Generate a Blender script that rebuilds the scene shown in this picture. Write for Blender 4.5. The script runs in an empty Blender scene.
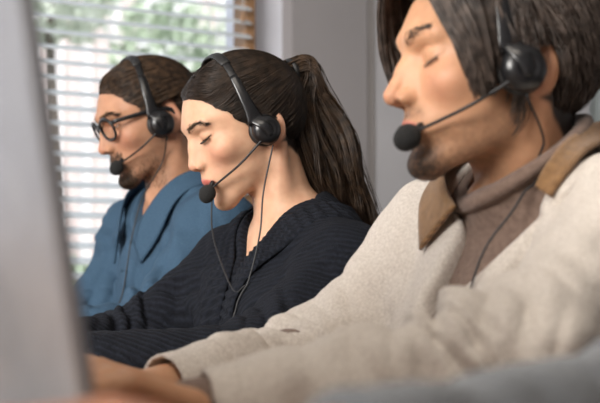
import bpy, math, random
import numpy as np
from mathutils import Matrix, Vector

# ------------------------------------------------------------------ camera
# room axes: +x = away from the desk (behind the workers), +y = along the row, +z = up
sc = bpy.context.scene
cam_d = bpy.data.cameras.new('camera')
cam = bpy.data.objects.new('camera', cam_d)
sc.collection.objects.link(cam)
cam.location = (0, 0, 0.90)
cam.rotation_euler = (math.radians(93), 0, math.radians(-30))
cam_d.sensor_width = 36
cam_d.lens = 75
cam_d.clip_start = 0.02
cam_d.dof.use_dof = True
cam_d.dof.focus_distance = 1.74
cam_d.dof.aperture_fstop = 75 / 13.0
sc.camera = cam

# ------------------------------------------------------------------ world, lights, exposure
world = bpy.data.worlds.new('overcast_sky')
sc.world = world
world.use_nodes = True
wn = world.node_tree
bg = wn.nodes['Background']
tc = wn.nodes.new('ShaderNodeTexCoord')
sep = wn.nodes.new('ShaderNodeSeparateXYZ')
ramp = wn.nodes.new('ShaderNodeValToRGB')
wn.links.new(tc.outputs['Generated'], sep.inputs[0])
wn.links.new(sep.outputs['Z'], ramp.inputs[0])
ramp.color_ramp.elements[0].position = 0.0
ramp.color_ramp.elements[0].color = (0.86, 0.90, 0.95, 1)
ramp.color_ramp.elements[1].position = 0.7
ramp.color_ramp.elements[1].color = (0.80, 0.88, 1.0, 1)
wn.links.new(ramp.outputs[0], bg.inputs[0])
bg.inputs[1].default_value = 1.1


def area_light(name, loc, target, size, power, color):
    d = bpy.data.lights.new(name, 'AREA')
    d.shape = 'RECTANGLE'
    d.size, d.size_y = size
    d.energy = power
    d.color = color
    o = bpy.data.objects.new(name, d)
    sc.collection.objects.link(o)
    o.location = loc
    o.rotation_euler = (Vector(target) - Vector(loc)).to_track_quat('-Z', 'Y').to_euler()
    return o


area_light('front_key_light', (-2.75, 0.1, 1.95), (0.9, 1.6, 1.0), (1.9, 1.4), 225, (1.0, 0.955, 0.90))  # added key lamp standing in for daylight from an unseen window
area_light('overhead_fill_light', (0.15, 0.55, 2.62), (0.7, 1.3, 0.9), (1.2, 1.2), 24, (1.0, 0.90, 0.78))  # added fill from above to brighten the sleeves; no lamp fitting there
sun_d = bpy.data.lights.new('hazy_sun', 'SUN')
sun_d.energy = 4.0
sun_d.angle = math.radians(25)
sun_d.color = (1.0, 0.97, 0.93)
sun = bpy.data.objects.new('hazy_sun', sun_d)
sc.collection.objects.link(sun)
sun.rotation_euler = (-Vector((-0.45, -0.75, 1.0))).to_track_quat('-Z', 'Y').to_euler()

sc.view_settings.view_transform = 'Standard'
sc.view_settings.look = 'None'
sc.view_settings.gamma = 1
sc.view_settings.use_curve_mapping = False
sc.view_settings.exposure = 0.18

rng = np.random.default_rng(7)
F32 = np.float32

# ------------------------------------------------------------------ object helpers
COL = sc.collection


def link(name, me, mat=None, parent=None, smooth=True):
    if mat is not None:
        me.materials.append(mat)
    if smooth and len(me.polygons):
        me.polygons.foreach_set('use_smooth', np.ones(len(me.polygons), bool))
    o = bpy.data.objects.new(name, me)
    COL.objects.link(o)
    if parent is not None:
        o.parent = parent
        o.matrix_parent_inverse = parent.matrix_basis.inverted()
    return o


def empty(name, loc, label, cat, group=None):
    o = bpy.data.objects.new(name, None)
    o.empty_display_size = 0.05
    COL.objects.link(o)
    o.location = loc
    tag(o, label, cat, group)
    return o


def tag(o, label, cat, group=None):
    o['label'] = label
    o['category'] = cat
    if group:
        o['group'] = group
    return o


def struct(o, label=None):
    o['kind'] = 'structure'
    return o


def mesh_from(V, Fc, name='m', colors=None):
    """V (n,3); Fc list/array of faces (tri/quad arrays allowed)"""
    me = bpy.data.meshes.new(name)
    V = np.asarray(V, F32)
    if isinstance(Fc, np.ndarray):
        k = Fc.shape[1]
        me.vertices.add(len(V))
        me.vertices.foreach_set('co', V.ravel())
        me.loops.add(Fc.size)
        me.loops.foreach_set('vertex_index', Fc.astype(np.int32).ravel())
        me.polygons.add(len(Fc))
        me.polygons.foreach_set('loop_start', np.arange(0, Fc.size, k, dtype=np.int32))
        me.update(calc_edges=True)
    else:
        me.from_pydata([tuple(map(float, v)) for v in V], [], Fc)
    if colors is not None:
        a = me.color_attributes.new('tint', 'FLOAT_COLOR', 'POINT')
        c = np.ones((len(V), 4), F32)
        c[:, :3] = colors
        a.data.foreach_set('color', c.ravel())
    me.validate()
    return me


class MB:
    """collects plain shapes into one mesh"""

    def __init__(s):
        s.V, s.F = [], []

    def add(s, V, F):
        n = sum(len(v) for v in s.V)
        s.V.append(np.asarray(V, float))
        s.F += [tuple(int(i) + n for i in f) for f in F]
        return s

    def box(s, c, size, R=None, bev=0.0):
        hx, hy, hz = [k / 2 for k in size]
        if bev <= 0:
            V = np.array([(x, y, z) for x in (-hx, hx) for y in (-hy, hy) for z in (-hz, hz)])
            Fc = [(0, 1, 3, 2), (4, 6, 7, 5), (0, 4, 5, 1), (2, 3, 7, 6), (0, 2, 6, 4), (1, 5, 7, 3)]
        else:
            b = min(bev, hx * .95, hy * .95, hz * .95)
            import bmesh
            bm = bmesh.new()
            bmesh.ops.create_cube(bm, size=1)
            bmesh.ops.scale(bm, verts=bm.verts, vec=size)
            bmesh.ops.bevel(bm, geom=list(bm.edges), offset=b, segments=2, affect='EDGES', profile=.5)
            bm.verts.index_update()
            V = np.array([v.co[:] for v in bm.verts])
            Fc = [tuple(v.index for v in f.verts) for f in bm.faces]
            bm.free()
        if R is not None:
            V = V @ np.asarray(R).T
        return s.add(V + np.asarray(c), Fc)

    def tube(s, pts, rad, n=10, flat=None, caps=True):
        """pts (k,3); rad scalar or list or (k,2) with flat = reference normal for the first radius"""
        P = np.asarray(pts, float)
        k = len(P)
        rad = np.asarray(rad, float)
        if rad.ndim == 0:
            rad = np.full(k, float(rad))
        if rad.ndim == 1:
            rad = np.stack([rad, rad], 1)
        T = np.gradient(P, axis=0)
        T /= np.linalg.norm(T, axis=1, keepdims=True) + 1e-12
        if flat is None:
            ref = np.array([0, 0, 1.]) if abs(T[0][2]) < .9 else np.array([1., 0, 0])
            refs = None
        else:
            refs = np.broadcast_to(np.asarray(flat, float), (k, 3))
        V = []
        a = np.linspace(0, 2 * np.pi, n, endpoint=False)
        for i in range(k):
            if refs is not None:
                ref = refs[i]
            N = ref - T[i] * (ref @ T[i])
            N /= np.linalg.norm(N) + 1e-12
            B = np.cross(T[i], N)
            if refs is None:
                ref = N
            V.append(P[i] + np.outer(np.cos(a) * rad[i, 0], N) + np.outer(np.sin(a) * rad[i, 1], B))
        V = np.concatenate(V)
        Fc = []
        for i in range(k - 1):
            for j in range(n):
                j2 = (j + 1) % n
                Fc.append((i * n + j, i * n + j2, (i + 1) * n + j2, (i + 1) * n + j))
        if caps:
            Fc.append(tuple(range(n - 1, -1, -1)))
            Fc.append(tuple((k - 1) * n + j for j in range(n)))
        return s.add(V, Fc)

    def lathe(s, prof, M, n=28):
        """prof list of (r, h) along local z; M 4x4 np matrix"""
        a = np.linspace(0, 2 * np.pi, n, endpoint=False)
        V, Fc = [], []
        for r, h in prof:
            V.append(np.stack([r * np.cos(a), r * np.sin(a), np.full(n, h)], 1))
        V = np.concatenate(V)
        for i in range(len(prof) - 1):
            for j in range(n):
                j2 = (j + 1) % n
                Fc.append((i * n + j, i * n + j2, (i + 1) * n + j2, (i + 1) * n + j))
        Fc.append(tuple(range(n - 1, -1, -1)))
        Fc.append(tuple((len(prof) - 1) * n + j for j in range(n)))
        V = V @ M[:3, :3].T + M[:3, 3]
        return s.add(V, Fc)

    def xform(s, M):
        s.V = [v @ M[:3, :3].T + M[:3, 3] for v in s.V]
        return s

    def build(s, name, mat, parent=None, smooth=False):
        me = bpy.data.meshes.new(name)
        V = np.concatenate(s.V)
        me.from_pydata([tuple(v) for v in V.tolist()], [], s.F)
        me.validate()
        o = link(name, me, mat, parent, smooth)
        return o


def smooth_by_angle(o, deg=40):
    me = o.data
    me.polygons.foreach_set('use_smooth', np.ones(len(me.polygons), bool))
    try:
        me.set_sharp_from_angle(angle=math.radians(deg))
    except Exception:
        pass
    return o


def spline(pts, n):
    """Catmull-Rom through pts -> n points"""
    P = np.asarray(pts, float)
    if P.ndim == 1:
        P = P[:, None]
    k = len(P)
    Q = np.vstack([2 * P[0] - P[1], P, 2 * P[-1] - P[-2]])
    t = np.linspace(0, k - 1 - 1e-9, n)
    i = np.floor(t).astype(int)
    u = (t - i)[:, None]
    p0, p1, p2, p3 = Q[i], Q[i + 1], Q[i + 2], Q[i + 3]
    return .5 * ((2 * p1) + (-p0 + p2) * u + (2 * p0 - 5 * p1 + 4 * p2 - p3) * u ** 2 + (-p0 + 3 * p1 - 3 * p2 + p3) * u ** 3)


# ------------------------------------------------------------------ implicit-surface toolkit
def vhash(ix, iy, iz):
    h = (ix.astype(np.uint32) * np.uint32(374761393) + iy.astype(np.uint32) * np.uint32(668265263) + iz.astype(np.uint32) * np.uint32(2147483647 - 58))
    h = (h ^ (h >> np.uint32(13))) * np.uint32(1274126177)
    h = h ^ (h >> np.uint32(16))
    return (h & np.uint32(65535)).astype(F32) / F32(32767.5) - F32(1)


def vnoise(p):
    p = np.asarray(p, F32) + F32(500.0)
    i = np.floor(p).astype(np.int64)
    f = (p - i).astype(F32)
    u = f * f * (3 - 2 * f)
    r = 0
    for dx in (0, 1):
        wx = u[:, 0] if dx else 1 - u[:, 0]
        for dy in (0, 1):
            wy = u[:, 1] if dy else 1 - u[:, 1]
            for dz in (0, 1):
                wz = u[:, 2] if dz else 1 - u[:, 2]
                r = r + wx * wy * wz * vhash(i[:, 0] + dx, i[:, 1] + dy, i[:, 2] + dz)
    return r


def sph(p, c, r):
    return np.sqrt(((p - np.asarray(c, F32)) ** 2).sum(1)) - F32(r)


def ell(p, c, r, R=None):
    q = p - np.asarray(c, F32)
    if R is not None:
        q = q @ np.asarray(R, F32)
    r = np.asarray(r, F32)
    k0 = np.sqrt(((q / r) ** 2).sum(1)) + F32(1e-6)
    k1 = np.sqrt(((q / (r * r)) ** 2).sum(1)) + F32(1e-6)
    return k0 * (k0 - 1) / k1


def cap(p, a, b, ra, rb=None):
    rb = ra if rb is None else rb
    a = np.asarray(a, F32)
    b = np.asarray(b, F32)
    ab = b - a
    h = np.clip(((p - a) @ ab) / F32(ab @ ab + 1e-12), 0, 1).astype(F32)
    d = p - a - h[:, None] * ab
    return np.sqrt((d ** 2).sum(1)) - (F32(ra) + F32(rb - ra) * h)


def smin(a, b, k):
    h = np.maximum(k - np.abs(a - b), 0) / F32(k)
    return np.minimum(a, b) - h * h * F32(k * .25)


def smax(a, b, k):
    return -smin(-a, -b, k)


def sstep(e0, e1, x):
    t = np.clip((x - e0) / (e1 - e0), 0, 1)
    return t * t * (3 - 2 * t)


def rot(ax, deg):
    return np.array(Matrix.Rotation(math.radians(deg), 3, ax))


def extract(fn, lo, hi, h, factor=5, margin=1.9):
    """zero surface of fn in the box lo..hi at cell size h (surface nets on a sparse refinement)"""
    lo = np.asarray(lo, F32)
    hi = np.asarray(hi, F32)
    nc = np.ceil((hi - lo) / (h * factor)).astype(int) + 1
    H = h * factor
    g = np.stack(np.meshgrid(*[np.arange(n) for n in nc], indexing='ij'), -1).reshape(-1, 3)
    cd = fn((lo + (g + .5) * H).astype(F32)).reshape(nc)
    act = np.abs(cd) < margin * H
    n = nc * factor
    V = np.repeat(np.repeat(np.repeat(cd, factor, 0), factor, 1), factor, 2).astype(F32)
    ai = np.argwhere(act)
    sub = np.stack(np.meshgrid(*[np.arange(factor)] * 3, indexing='ij'), -1).reshape(-1, 3)
    for s in range(0, len(ai), 6000):
        idx = (ai[s:s + 6000, None, :] * factor + sub[None]).reshape(-1, 3)
        V[idx[:, 0], idx[:, 1], idx[:, 2]] = fn((lo + idx * F32(h) + F32(h * .5)).astype(F32))
    # surface nets
    S = V < 0
    cnt = np.zeros(n - 1, np.uint8)
    for dx in (0, 1):
        for dy in (0, 1):
            for dz in (0, 1):
                cnt += S[dx:n[0] - 1 + dx, dy:n[1] - 1 + dy, dz:n[2] - 1 + dz]
    cells = np.argwhere((cnt > 0) & (cnt < 8))
    corner = {}
    for dx in (0, 1):
        for dy in (0, 1):
            for dz in (0, 1):
                corner[dx, dy, dz] = V[cells[:, 0] + dx, cells[:, 1] + dy, cells[:, 2] + dz]
    acc = np.zeros((len(cells), 3), F32)
    num = np.zeros(len(cells), F32)
    keys = list(corner)
    for a in keys:
        for ax in range(3):
            if a[ax]:
                continue
            b = list(a)
            b[ax] = 1
            va, vb = corner[a], corner[tuple(b)]
            m = (va < 0) != (vb < 0)
            t = np.where(m, va / np.where(m, va - vb, 1), 0)
            pt = np.tile(np.array(a, F32), (len(cells), 1))
            pt[:, ax] = t
            acc += pt * m[:, None]
            num += m
    P = lo + (cells + acc / num[:, None] + F32(.5)) * F32(h)
    idx = np.full(n - 1, -1, np.int32)
    idx[cells[:, 0], cells[:, 1], cells[:, 2]] = np.arange(len(cells))
    faces = []
    for ax in range(3):
        o1, o2 = [(1, 2), (2, 0), (0, 1)][ax]
        sl0 = [slice(1, n[k] - 1) for k in range(3)]
        sl1 = [slice(1, n[k] - 1) for k in range(3)]
        sl0[ax] = slice(0, n[ax] - 1)
        sl1[ax] = slice(1, n[ax])
        A, B = S[tuple(sl0)], S[tuple(sl1)]
        e = np.argwhere(A != B)
        if not len(e):
            continue
        inside = A[e[:, 0], e[:, 1], e[:, 2]]
        off = np.ones(3, int)
        off[ax] = 0
        c = e + off
        q = []
        for d1, d2 in ((-1, -1), (0, -1), (0, 0), (-1, 0)):
            cc = c.copy()
            cc[:, o1] += d1
            cc[:, o2] += d2
            q.append(idx[cc[:, 0], cc[:, 1], cc[:, 2]])
        q = np.stack(q, 1)
        q[~inside] = q[~inside][:, ::-1]
        faces.append(q)
    Fc = np.concatenate(faces)
    Fc = Fc[(Fc >= 0).all(1)]
    return P, Fc


def grad(fn, p, e=1e-3):
    g = np.empty_like(p)
    for k in range(3):
        d = np.zeros(3, F32)
        d[k] = e
        g[:, k] = fn(p + d) - fn(p - d)
    g /= np.linalg.norm(g, axis=1, keepdims=True) + 1e-9
    return g


def project(fn, p, off=0.0, it=4):
    """move points onto the iso-surface fn = off"""
    p = np.asarray(p, F32).copy()
    for _ in range(it):
        d = fn(p) - off
        p -= grad(fn, p) * np.clip(d, -.02, .02)[:, None] * F32(.9)
    return p


def relax(P, Fc, it=1, lam=.5):
    """light Laplacian smoothing"""
    n = len(P)
    for _ in range(it):
        acc = np.zeros((n, 3))
        cnt = np.zeros(n)
        for a, b in ((0, 1), (1, 2), (2, 3), (3, 0)):
            np.add.at(acc, Fc[:, a], P[Fc[:, b]])
            np.add.at(cnt, Fc[:, a], 1)
            np.add.at(acc, Fc[:, b], P[Fc[:, a]])
            np.add.at(cnt, Fc[:, b], 1)
        m = cnt > 0
        P = P.copy()
        P[m] += lam * (acc[m] / cnt[m][:, None] - P[m])
    return P


# ------------------------------------------------------------------ materials
def new_mat(name):
    m = bpy.data.materials.new(name)
    m.use_nodes = True
    nt = m.node_tree
    return m, nt, nt.nodes['Principled BSDF']


def noise_mat(name, c1, c2, scale=30, rough=.6, metallic=0.0, bump=0.0, bump_scale=200, detail=4, sheen=0.0, stretch=None, spec=.5, sub=0.0):
    m, nt, b = new_mat(name)
    N = nt.nodes.new
    tcx = N('ShaderNodeTexCoord')
    src = tcx.outputs['Object']
    if stretch:
        mp = N('ShaderNodeMapping')
        mp.inputs['Scale'].default_value = stretch
        nt.links.new(src, mp.inputs[0])
        src = mp.outputs[0]
    nz = N('ShaderNodeTexNoise')
    nz.inputs['Scale'].default_value = scale
    nz.inputs['Detail'].default_value = detail
    nt.links.new(src, nz.inputs['Vector'])
    rp = N('ShaderNodeValToRGB')
    rp.color_ramp.elements[0].position = .3
    rp.color_ramp.elements[1].position = .7
    rp.color_ramp.elements[0].color = (*c1, 1)
    rp.color_ramp.elements[1].color = (*c2, 1)
    nt.links.new(nz.outputs['Fac'], rp.inputs[0])
    nt.links.new(rp.outputs[0], b.inputs['Base Color'])
    b.inputs['Roughness'].default_value = rough
    b.inputs['Metallic'].default_value = metallic
    b.inputs['Specular IOR Level'].default_value = spec
    if sheen:
        b.inputs['Sheen Weight'].default_value = sheen
        b.inputs['Sheen Roughness'].default_value = .5
    if bump:
        n2 = N('ShaderNodeTexNoise')
        n2.inputs['Scale'].default_value = bump_scale
        n2.inputs['Detail'].default_value = 3
        nt.links.new(src, n2.inputs['Vector'])
        bp = N('ShaderNodeBump')
        bp.inputs['Strength'].default_value = bump
        bp.inputs['Distance'].default_value = .002
        nt.links.new(n2.outputs['Fac'], bp.inputs['Height'])
        nt.links.new(bp.outputs[0], b.inputs['Normal'])
    return m


def skin_mat(name, rough=.54):
    m, nt, b = new_mat(name)
    N = nt.nodes.new
    at = N('ShaderNodeAttribute')
    at.attribute_name = 'tint'
    tcx = N('ShaderNodeTexCoord')
    nz = N('ShaderNodeTexNoise')
    nz.inputs['Scale'].default_value = 60
    nz.inputs['Detail'].default_value = 5
    nt.links.new(tcx.outputs['Object'], nz.inputs['Vector'])
    rp = N('ShaderNodeValToRGB')
    rp.color_ramp.elements[0].position = .3
    rp.color_ramp.elements[1].position = .7
    rp.color_ramp.elements[0].color = (.86, .82, .80, 1)
    rp.color_ramp.elements[1].color = (1, 1, 1, 1)
    nt.links.new(nz.outputs['Fac'], rp.inputs[0])
    mx = N('ShaderNodeMix')
    mx.data_type = 'RGBA'
    mx.blend_type = 'MULTIPLY'
    mx.inputs['Factor'].default_value = 1
    nt.links.new(at.outputs['Color'], mx.inputs['A'])
    nt.links.new(rp.outputs[0], mx.inputs['B'])
    nt.links.new(mx.outputs['Result'], b.inputs['Base Color'])
    b.inputs['Roughness'].default_value = rough
    b.inputs['Specular IOR Level'].default_value = .4
    b.inputs['Subsurface Weight'].default_value = .18
    b.inputs['Subsurface Radius'].default_value = (1.0, .35, .2)
    b.inputs['Subsurface Scale'].default_value = .006
    n2 = N('ShaderNodeTexNoise')
    n2.inputs['Scale'].default_value = 900
    nt.links.new(tcx.outputs['Object'], n2.inputs['Vector'])
    bp = N('ShaderNodeBump')
    bp.inputs['Strength'].default_value = .12
    bp.inputs['Distance'].default_value = .0006
    nt.links.new(n2.outputs['Fac'], bp.inputs['Height'])
    nt.links.new(bp.outputs[0], b.inputs['Normal'])
    return m


def hair_mat(name, c1, c2, rough=.45):
    m, nt, b = new_mat(name)
    N = nt.nodes.new
    tcx = N('ShaderNodeTexCoord')
    nz = N('ShaderNodeTexNoise')
    nz.inputs['Scale'].default_value = 90
    nt.links.new(tcx.outputs['Object'], nz.inputs['Vector'])
    rp = N('ShaderNodeValToRGB')
    rp.color_ramp.elements[0].position = .35
    rp.color_ramp.elements[1].position = .68
    rp.color_ramp.elements[0].color = (*c1, 1)
    rp.color_ramp.elements[1].color = (*c2, 1)
    nt.links.new(nz.outputs['Fac'], rp.inputs[0])
    nt.links.new(rp.outputs[0], b.inputs['Base Color'])
    b.inputs['Roughness'].default_value = rough
    b.inputs['Specular IOR Level'].default_value = .32
    return m


def plain(name, c, rough=.5, metallic=0., spec=.5, trans=0., ior=1.45, var=.12):
    if trans:
        m, nt, b = new_mat(name)
        b.inputs['Base Color'].default_value = (*c, 1)
        b.inputs['Roughness'].default_value = rough
        b.inputs['Transmission Weight'].default_value = trans
        b.inputs['IOR'].default_value = ior
        return m
    c = np.array(c)
    return noise_mat(name, c * (1 - var), np.minimum(c * (1 + var), 1), scale=25, rough=rough, metallic=metallic, spec=spec)


MAT = dict(
    skin=skin_mat('skin'),
    hair_black=hair_mat('dark_hair', (.012, .008, .0055), (.032, .020, .013)),
    hair_brown=hair_mat('dark_brown_hair', (.020, .0125, .008), (.068, .040, .023)),
    hair_dark=hair_mat('brown_black_hair', (.034, .025, .0205), (.105, .078, .064)),
    eye=plain('eye_white', (.62, .58, .55), .15, var=.03),
    iris=plain('dark_iris', (.02, .012, .008), .1),
    black=plain('black_plastic', (.008, .008, .009), .42, spec=.4),
    black_gloss=plain('black_gloss_plastic', (.009, .009, .010), .28),
    foam=noise_mat('black_foam', (.006, .006, .006), (.014, .014, .014), 400, .95, bump=.8, bump_scale=1200),
    leather=plain('black_leatherette', (.010, .010, .010), .5),
    cable=plain('black_cable', (.015, .015, .016), .5),
    wool=noise_mat('oatmeal_wool', (.50, .445, .395), (.65, .595, .535), 300, .95, bump=.9, bump_scale=420, detail=6, sheen=.1, spec=.2),
    wool_dark=noise_mat('oatmeal_wool_facing', (.30, .25, .20), (.42, .36, .30), 130, .95, bump=.6, bump_scale=420),
    taupe=noise_mat('taupe_knit', (.13, .085, .065), (.20, .135, .105), 160, .95, bump=.5, bump_scale=500, sheen=.15),
    navy=noise_mat('navy_knit', (.0050, .0062, .0095), (.0105, .0125, .019), 220, .95, bump=.9, bump_scale=500, spec=.2),
    denim=noise_mat('blue_denim', (.032, .066, .110), (.050, .096, .152), 420, .85, bump=.5, bump_scale=600, detail=6, spec=.2),
    grey_knit=noise_mat('grey_knit', (.040, .043, .047), (.070, .074, .080), 200, .95, bump=.8, bump_scale=420, sheen=.15),
    trousers=noise_mat('dark_trousers', (.02, .022, .028), (.035, .038, .045), 150, .9, bump=.3),
    wall=noise_mat('white_wall_paint', (.76, .78, .86), (.80, .82, .90), 3, .85, bump=.1, bump_scale=120),
    wall_grey=noise_mat('grey_wall_paint', (.30, .285, .29), (.33, .312, .318), 3, .8, bump=.1, bump_scale=120),
    wall_mid=noise_mat('pale_grey_wall_paint', (.46, .455, .475), (.50, .495, .515), 3, .8, bump=.1, bump_scale=120),
    wall_pale=noise_mat('pale_teal_wall_paint', (.56, .64, .64), (.60, .68, .68), 3, .8),
    ceil=noise_mat('ceiling_paint', (.5, .5, .5), (.56, .56, .56), 3, .9),
    floor=noise_mat('grey_carpet', (.16, .15, .14), (.22, .21, .2), 220, .95, bump=.5),
    slat=noise_mat('white_blind_slat', (.74, .77, .79), (.80, .83, .85), 8, .5),
    alu=noise_mat('silver_aluminium', (.27, .275, .29), (.30, .305, .32), 40, .34, metallic=.65, bump=.04, bump_scale=900),
    dark_screen=plain('dark_screen_glass', (.01, .01, .012), .1),
)


def slat_mat():
    m = noise_mat('white_blind_slat', (.86, .88, .90), (.90, .92, .94), 8, .5)
    nt = m.node_tree
    out = [n for n in nt.nodes if n.type == 'OUTPUT_MATERIAL'][0]
    tr = nt.nodes.new('ShaderNodeBsdfTranslucent')
    tr.inputs[0].default_value = (.90, .94, .96, 1)
    mx = nt.nodes.new('ShaderNodeMixShader')
    mx.inputs[0].default_value = .55
    nt.links.new(nt.nodes['Principled BSDF'].outputs[0], mx.inputs[1])
    nt.links.new(tr.outputs[0], mx.inputs[2])
    nt.links.new(mx.outputs[0], out.inputs[0])
    return m


MAT['slat'] = slat_mat()


def wood_mat(name, c1, c2, stretch=(1, 14, 14), rough=.45):
    return noise_mat(name, c1, c2, 3, rough, stretch=stretch, bump=.1, bump_scale=30, detail=8)


def rib_knit(m, scale, direction, lo, depth):
    """fine parallel ribs worked into a knit or corduroy material"""
    nt = m.node_tree
    N = nt.nodes.new
    bsdf = nt.nodes['Principled BSDF']
    tcx = N('ShaderNodeTexCoord')
    wv = N('ShaderNodeTexWave')
    wv.bands_direction = direction
    wv.inputs['Scale'].default_value = scale
    wv.inputs['Distortion'].default_value = 1.2
    wv.inputs['Detail'].default_value = 2
    wv.inputs['Detail Scale'].default_value = .3
    nt.links.new(tcx.outputs['Object'], wv.inputs['Vector'])
    old = bsdf.inputs['Base Color'].links[0].from_socket
    mr = N('ShaderNodeMapRange')
    mr.inputs['To Min'].default_value = lo
    mr.inputs['To Max'].default_value = 1.25
    nt.links.new(wv.outputs['Fac'], mr.inputs['Value'])
    mx = N('ShaderNodeMix')
    mx.data_type = 'RGBA'
    mx.blend_type = 'MULTIPLY'
    mx.inputs['Factor'].default_value = 1
    nt.links.new(old, mx.inputs['A'])
    nt.links.new(mr.outputs[0], mx.inputs['B'])
    nt.links.new(mx.outputs['Result'], bsdf.inputs['Base Color'])
    bp = N('ShaderNodeBump')
    bp.inputs['Strength'].default_value = .8
    bp.inputs['Distance'].default_value = depth
    nt.links.new(wv.outputs['Fac'], bp.inputs['Height'])
    prev = bsdf.inputs['Normal'].links
    if prev:
        nt.links.new(prev[0].from_socket, bp.inputs['Normal'])
    nt.links.new(bp.outputs[0], bsdf.inputs['Normal'])


rib_knit(MAT['navy'], 42, 'DIAGONAL', .70, .0013)
MAT['desk'] = wood_mat('oak_desk', (.20, .105, .055), (.30, .17, .09), stretch=(14, 1, 14))
MAT['frame_wood'] = wood_mat('brown_window_wood', (.27, .145, .07), (.40, .225, .115), stretch=(14, 14, 1.5), rough=.5)

#--SECTION ROOM
exec_room = True
# ------------------------------------------------------------------ the room
WY = 3.40                                   # room face of the window wall


def slab(name, lo, hi, mat, parent=None):
    lo, hi = np.array(lo, float), np.array(hi, float)
    return MB().box((lo + hi) / 2, hi - lo).build(name, mat, parent)


struct(slab('floor', (-2.6, -2.2, -.10), (4.6, 3.55, 0), MAT['floor']))
struct(slab('ceiling', (-2.6, -2.2, 2.70), (4.6, 3.55, 2.80), MAT['ceil']))
w = MB()
WX0, WX1, WZ0, WZ1 = -.55, 1.775, .66, 2.25
for lo, hi in (((-2.6, WY, 0), (WX0, WY + .15, 2.7)), ((WX1, WY, 0), (1.94, WY + .15, 2.7)),
               ((WX0, WY, 0), (WX1, WY + .15, WZ0)), ((WX0, WY, WZ1), (WX1, WY + .15, 2.7))):
    lo, hi = np.array(lo), np.array(hi)
    w.box((lo + hi) / 2, hi - lo)
struct(w.build('wall_back', MAT['wall']))
wl = MB()  # unseen wall, added to hold back sky light; opening cut for the area lamp
for lo, hi in (((-2.6, -2.2, 0), (-2.5, 3.55, .95)), ((-2.6, -2.2, 2.5), (-2.5, 3.55, 2.7)), ((-2.6, -2.2, .95), (-2.5, -1.0, 2.5)), ((-2.6, 1.6, .95), (-2.5, 3.55, 2.5))):
    lo, hi = np.array(lo), np.array(hi)
    wl.box((lo + hi) / 2, hi - lo)
struct(wl.build('wall_blocker_left', MAT['wall']))
struct(slab('wall_blocker_front', (-2.6, -2.2, 0), (4.6, -2.1, 2.7), MAT['wall_grey']))  # added behind the camera so sky light enters only from the left
struct(slab('wall_right', (4.5, -2.2, 0), (4.6, 3.55, 2.7), MAT['wall_mid']))
# grey pier, narrow dark reveal and paler wall beside the window
struct(slab('wall_pier', (1.898, 3.335, 0), (2.175, 3.55, 2.7), MAT['wall_grey']))
struct(slab('trim_1', (2.175, 3.340, 0), (2.205, 3.55, 2.7), noise_mat('reveal_brown', (.26, .24, .235), (.30, .28, .27), 5, .7)))
struct(slab('wall_side', (2.205, 3.345, 0), (3.13, 3.55, 2.7), MAT['wall_mid']))
struct(slab('wall_alcove', (3.13, 3.40, 0), (4.5, 3.55, 2.7), MAT['wall_pale']))

# window: wooden frame and pane
fr = MB()
fw_ = .034
for lo, hi in (((WX1 - fw_, WY - .055, WZ0), (WX1, WY + .03, WZ1)), ((WX0, WY - .03, WZ0), (WX0 + fw_, WY + .03, WZ1)),
               ((WX0 + fw_, WY - .03, WZ1 - fw_), (WX1 - fw_, WY + .03, WZ1)), ((WX0 + fw_, WY - .03, WZ0), (WX1 - fw_, WY + .03, WZ0 + fw_)),
               ((.58, WY - .02, WZ0 + fw_), (.63, WY + .03, WZ1 - fw_))):
    lo, hi = np.array(lo), np.array(hi)
    fr.box((lo + hi) / 2, hi - lo, bev=.004)
win = struct(fr.build('window_1', MAT['frame_wood']))
gl, nt, b = new_mat('window_glass')
b.inputs['Base Color'].default_value = (1, 1, 1, 1)
b.inputs['Roughness'].default_value = 0
b.inputs['Transmission Weight'].default_value = 1
b.inputs['IOR'].default_value = 1.02
o = slab('window_pane', (WX0 + fw_, WY + .006, WZ0 + fw_), (WX1 - fw_, WY + .010, WZ1 - fw_), gl, win)
o['kind'] = 'structure'
sill = slab('window_sill', (WX0 - .03, WY - .07, WZ0 - .03), (WX1 + .03, WY + .0, WZ0), MAT['frame_wood'], win)
sill['kind'] = 'structure'

# blind
bl = empty('venetian_blind', ((WX0 + WX1) / 2, WY - .03, WZ1), 'white venetian blind with wide slats hanging in the wooden window', 'blind')
s_ = MB()
pitch, zt = .0425, WZ1 - .10
x0, x1 = WX0 + .04, WX1 - .034
tilt = math.radians(22)
k = 0
z = zt
while z > WZ0 + .06:
    aa = np.linspace(-1, 1, 5)
    yy = aa * .025
    zz = .0025 * (1 - aa ** 2)
    Y = yy * math.cos(tilt) - zz * math.sin(tilt)
    Z = yy * math.sin(tilt) + zz * math.cos(tilt)
    V, Fc = [], []
    for x in (x0, x1):
        for t in (0, -.0022):
            V += [(x, WY - .075 + .0 + yv, z + zv + t) for yv, zv in zip(Y, Z)]
    for i in range(4):
        Fc += [(i, i + 10, i + 11, i + 1), (5 + i, 6 + i, 16 + i, 15 + i)]
    Fc += [(0, 5, 15, 10), (4, 14, 19, 9), (0, 1, 2, 3, 4, 9, 8, 7, 6, 5), (10, 15, 16, 17, 18, 19, 14, 13, 12, 11)]
    s_.add(V, Fc)
    z -= pitch
s_.build('slats', MAT['slat'], bl)
MB().box(((x0 + x1) / 2, WY - .075, WZ1 - .045), (x1 - x0, .055, .05), bev=.004).build('headrail', MAT['slat'], bl)
MB().box(((x0 + x1) / 2, WY - .075, WZ0 + .035), (x1 - x0, .05, .018), bev=.004).build('bottom_rail', MAT['slat'], bl)
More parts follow.
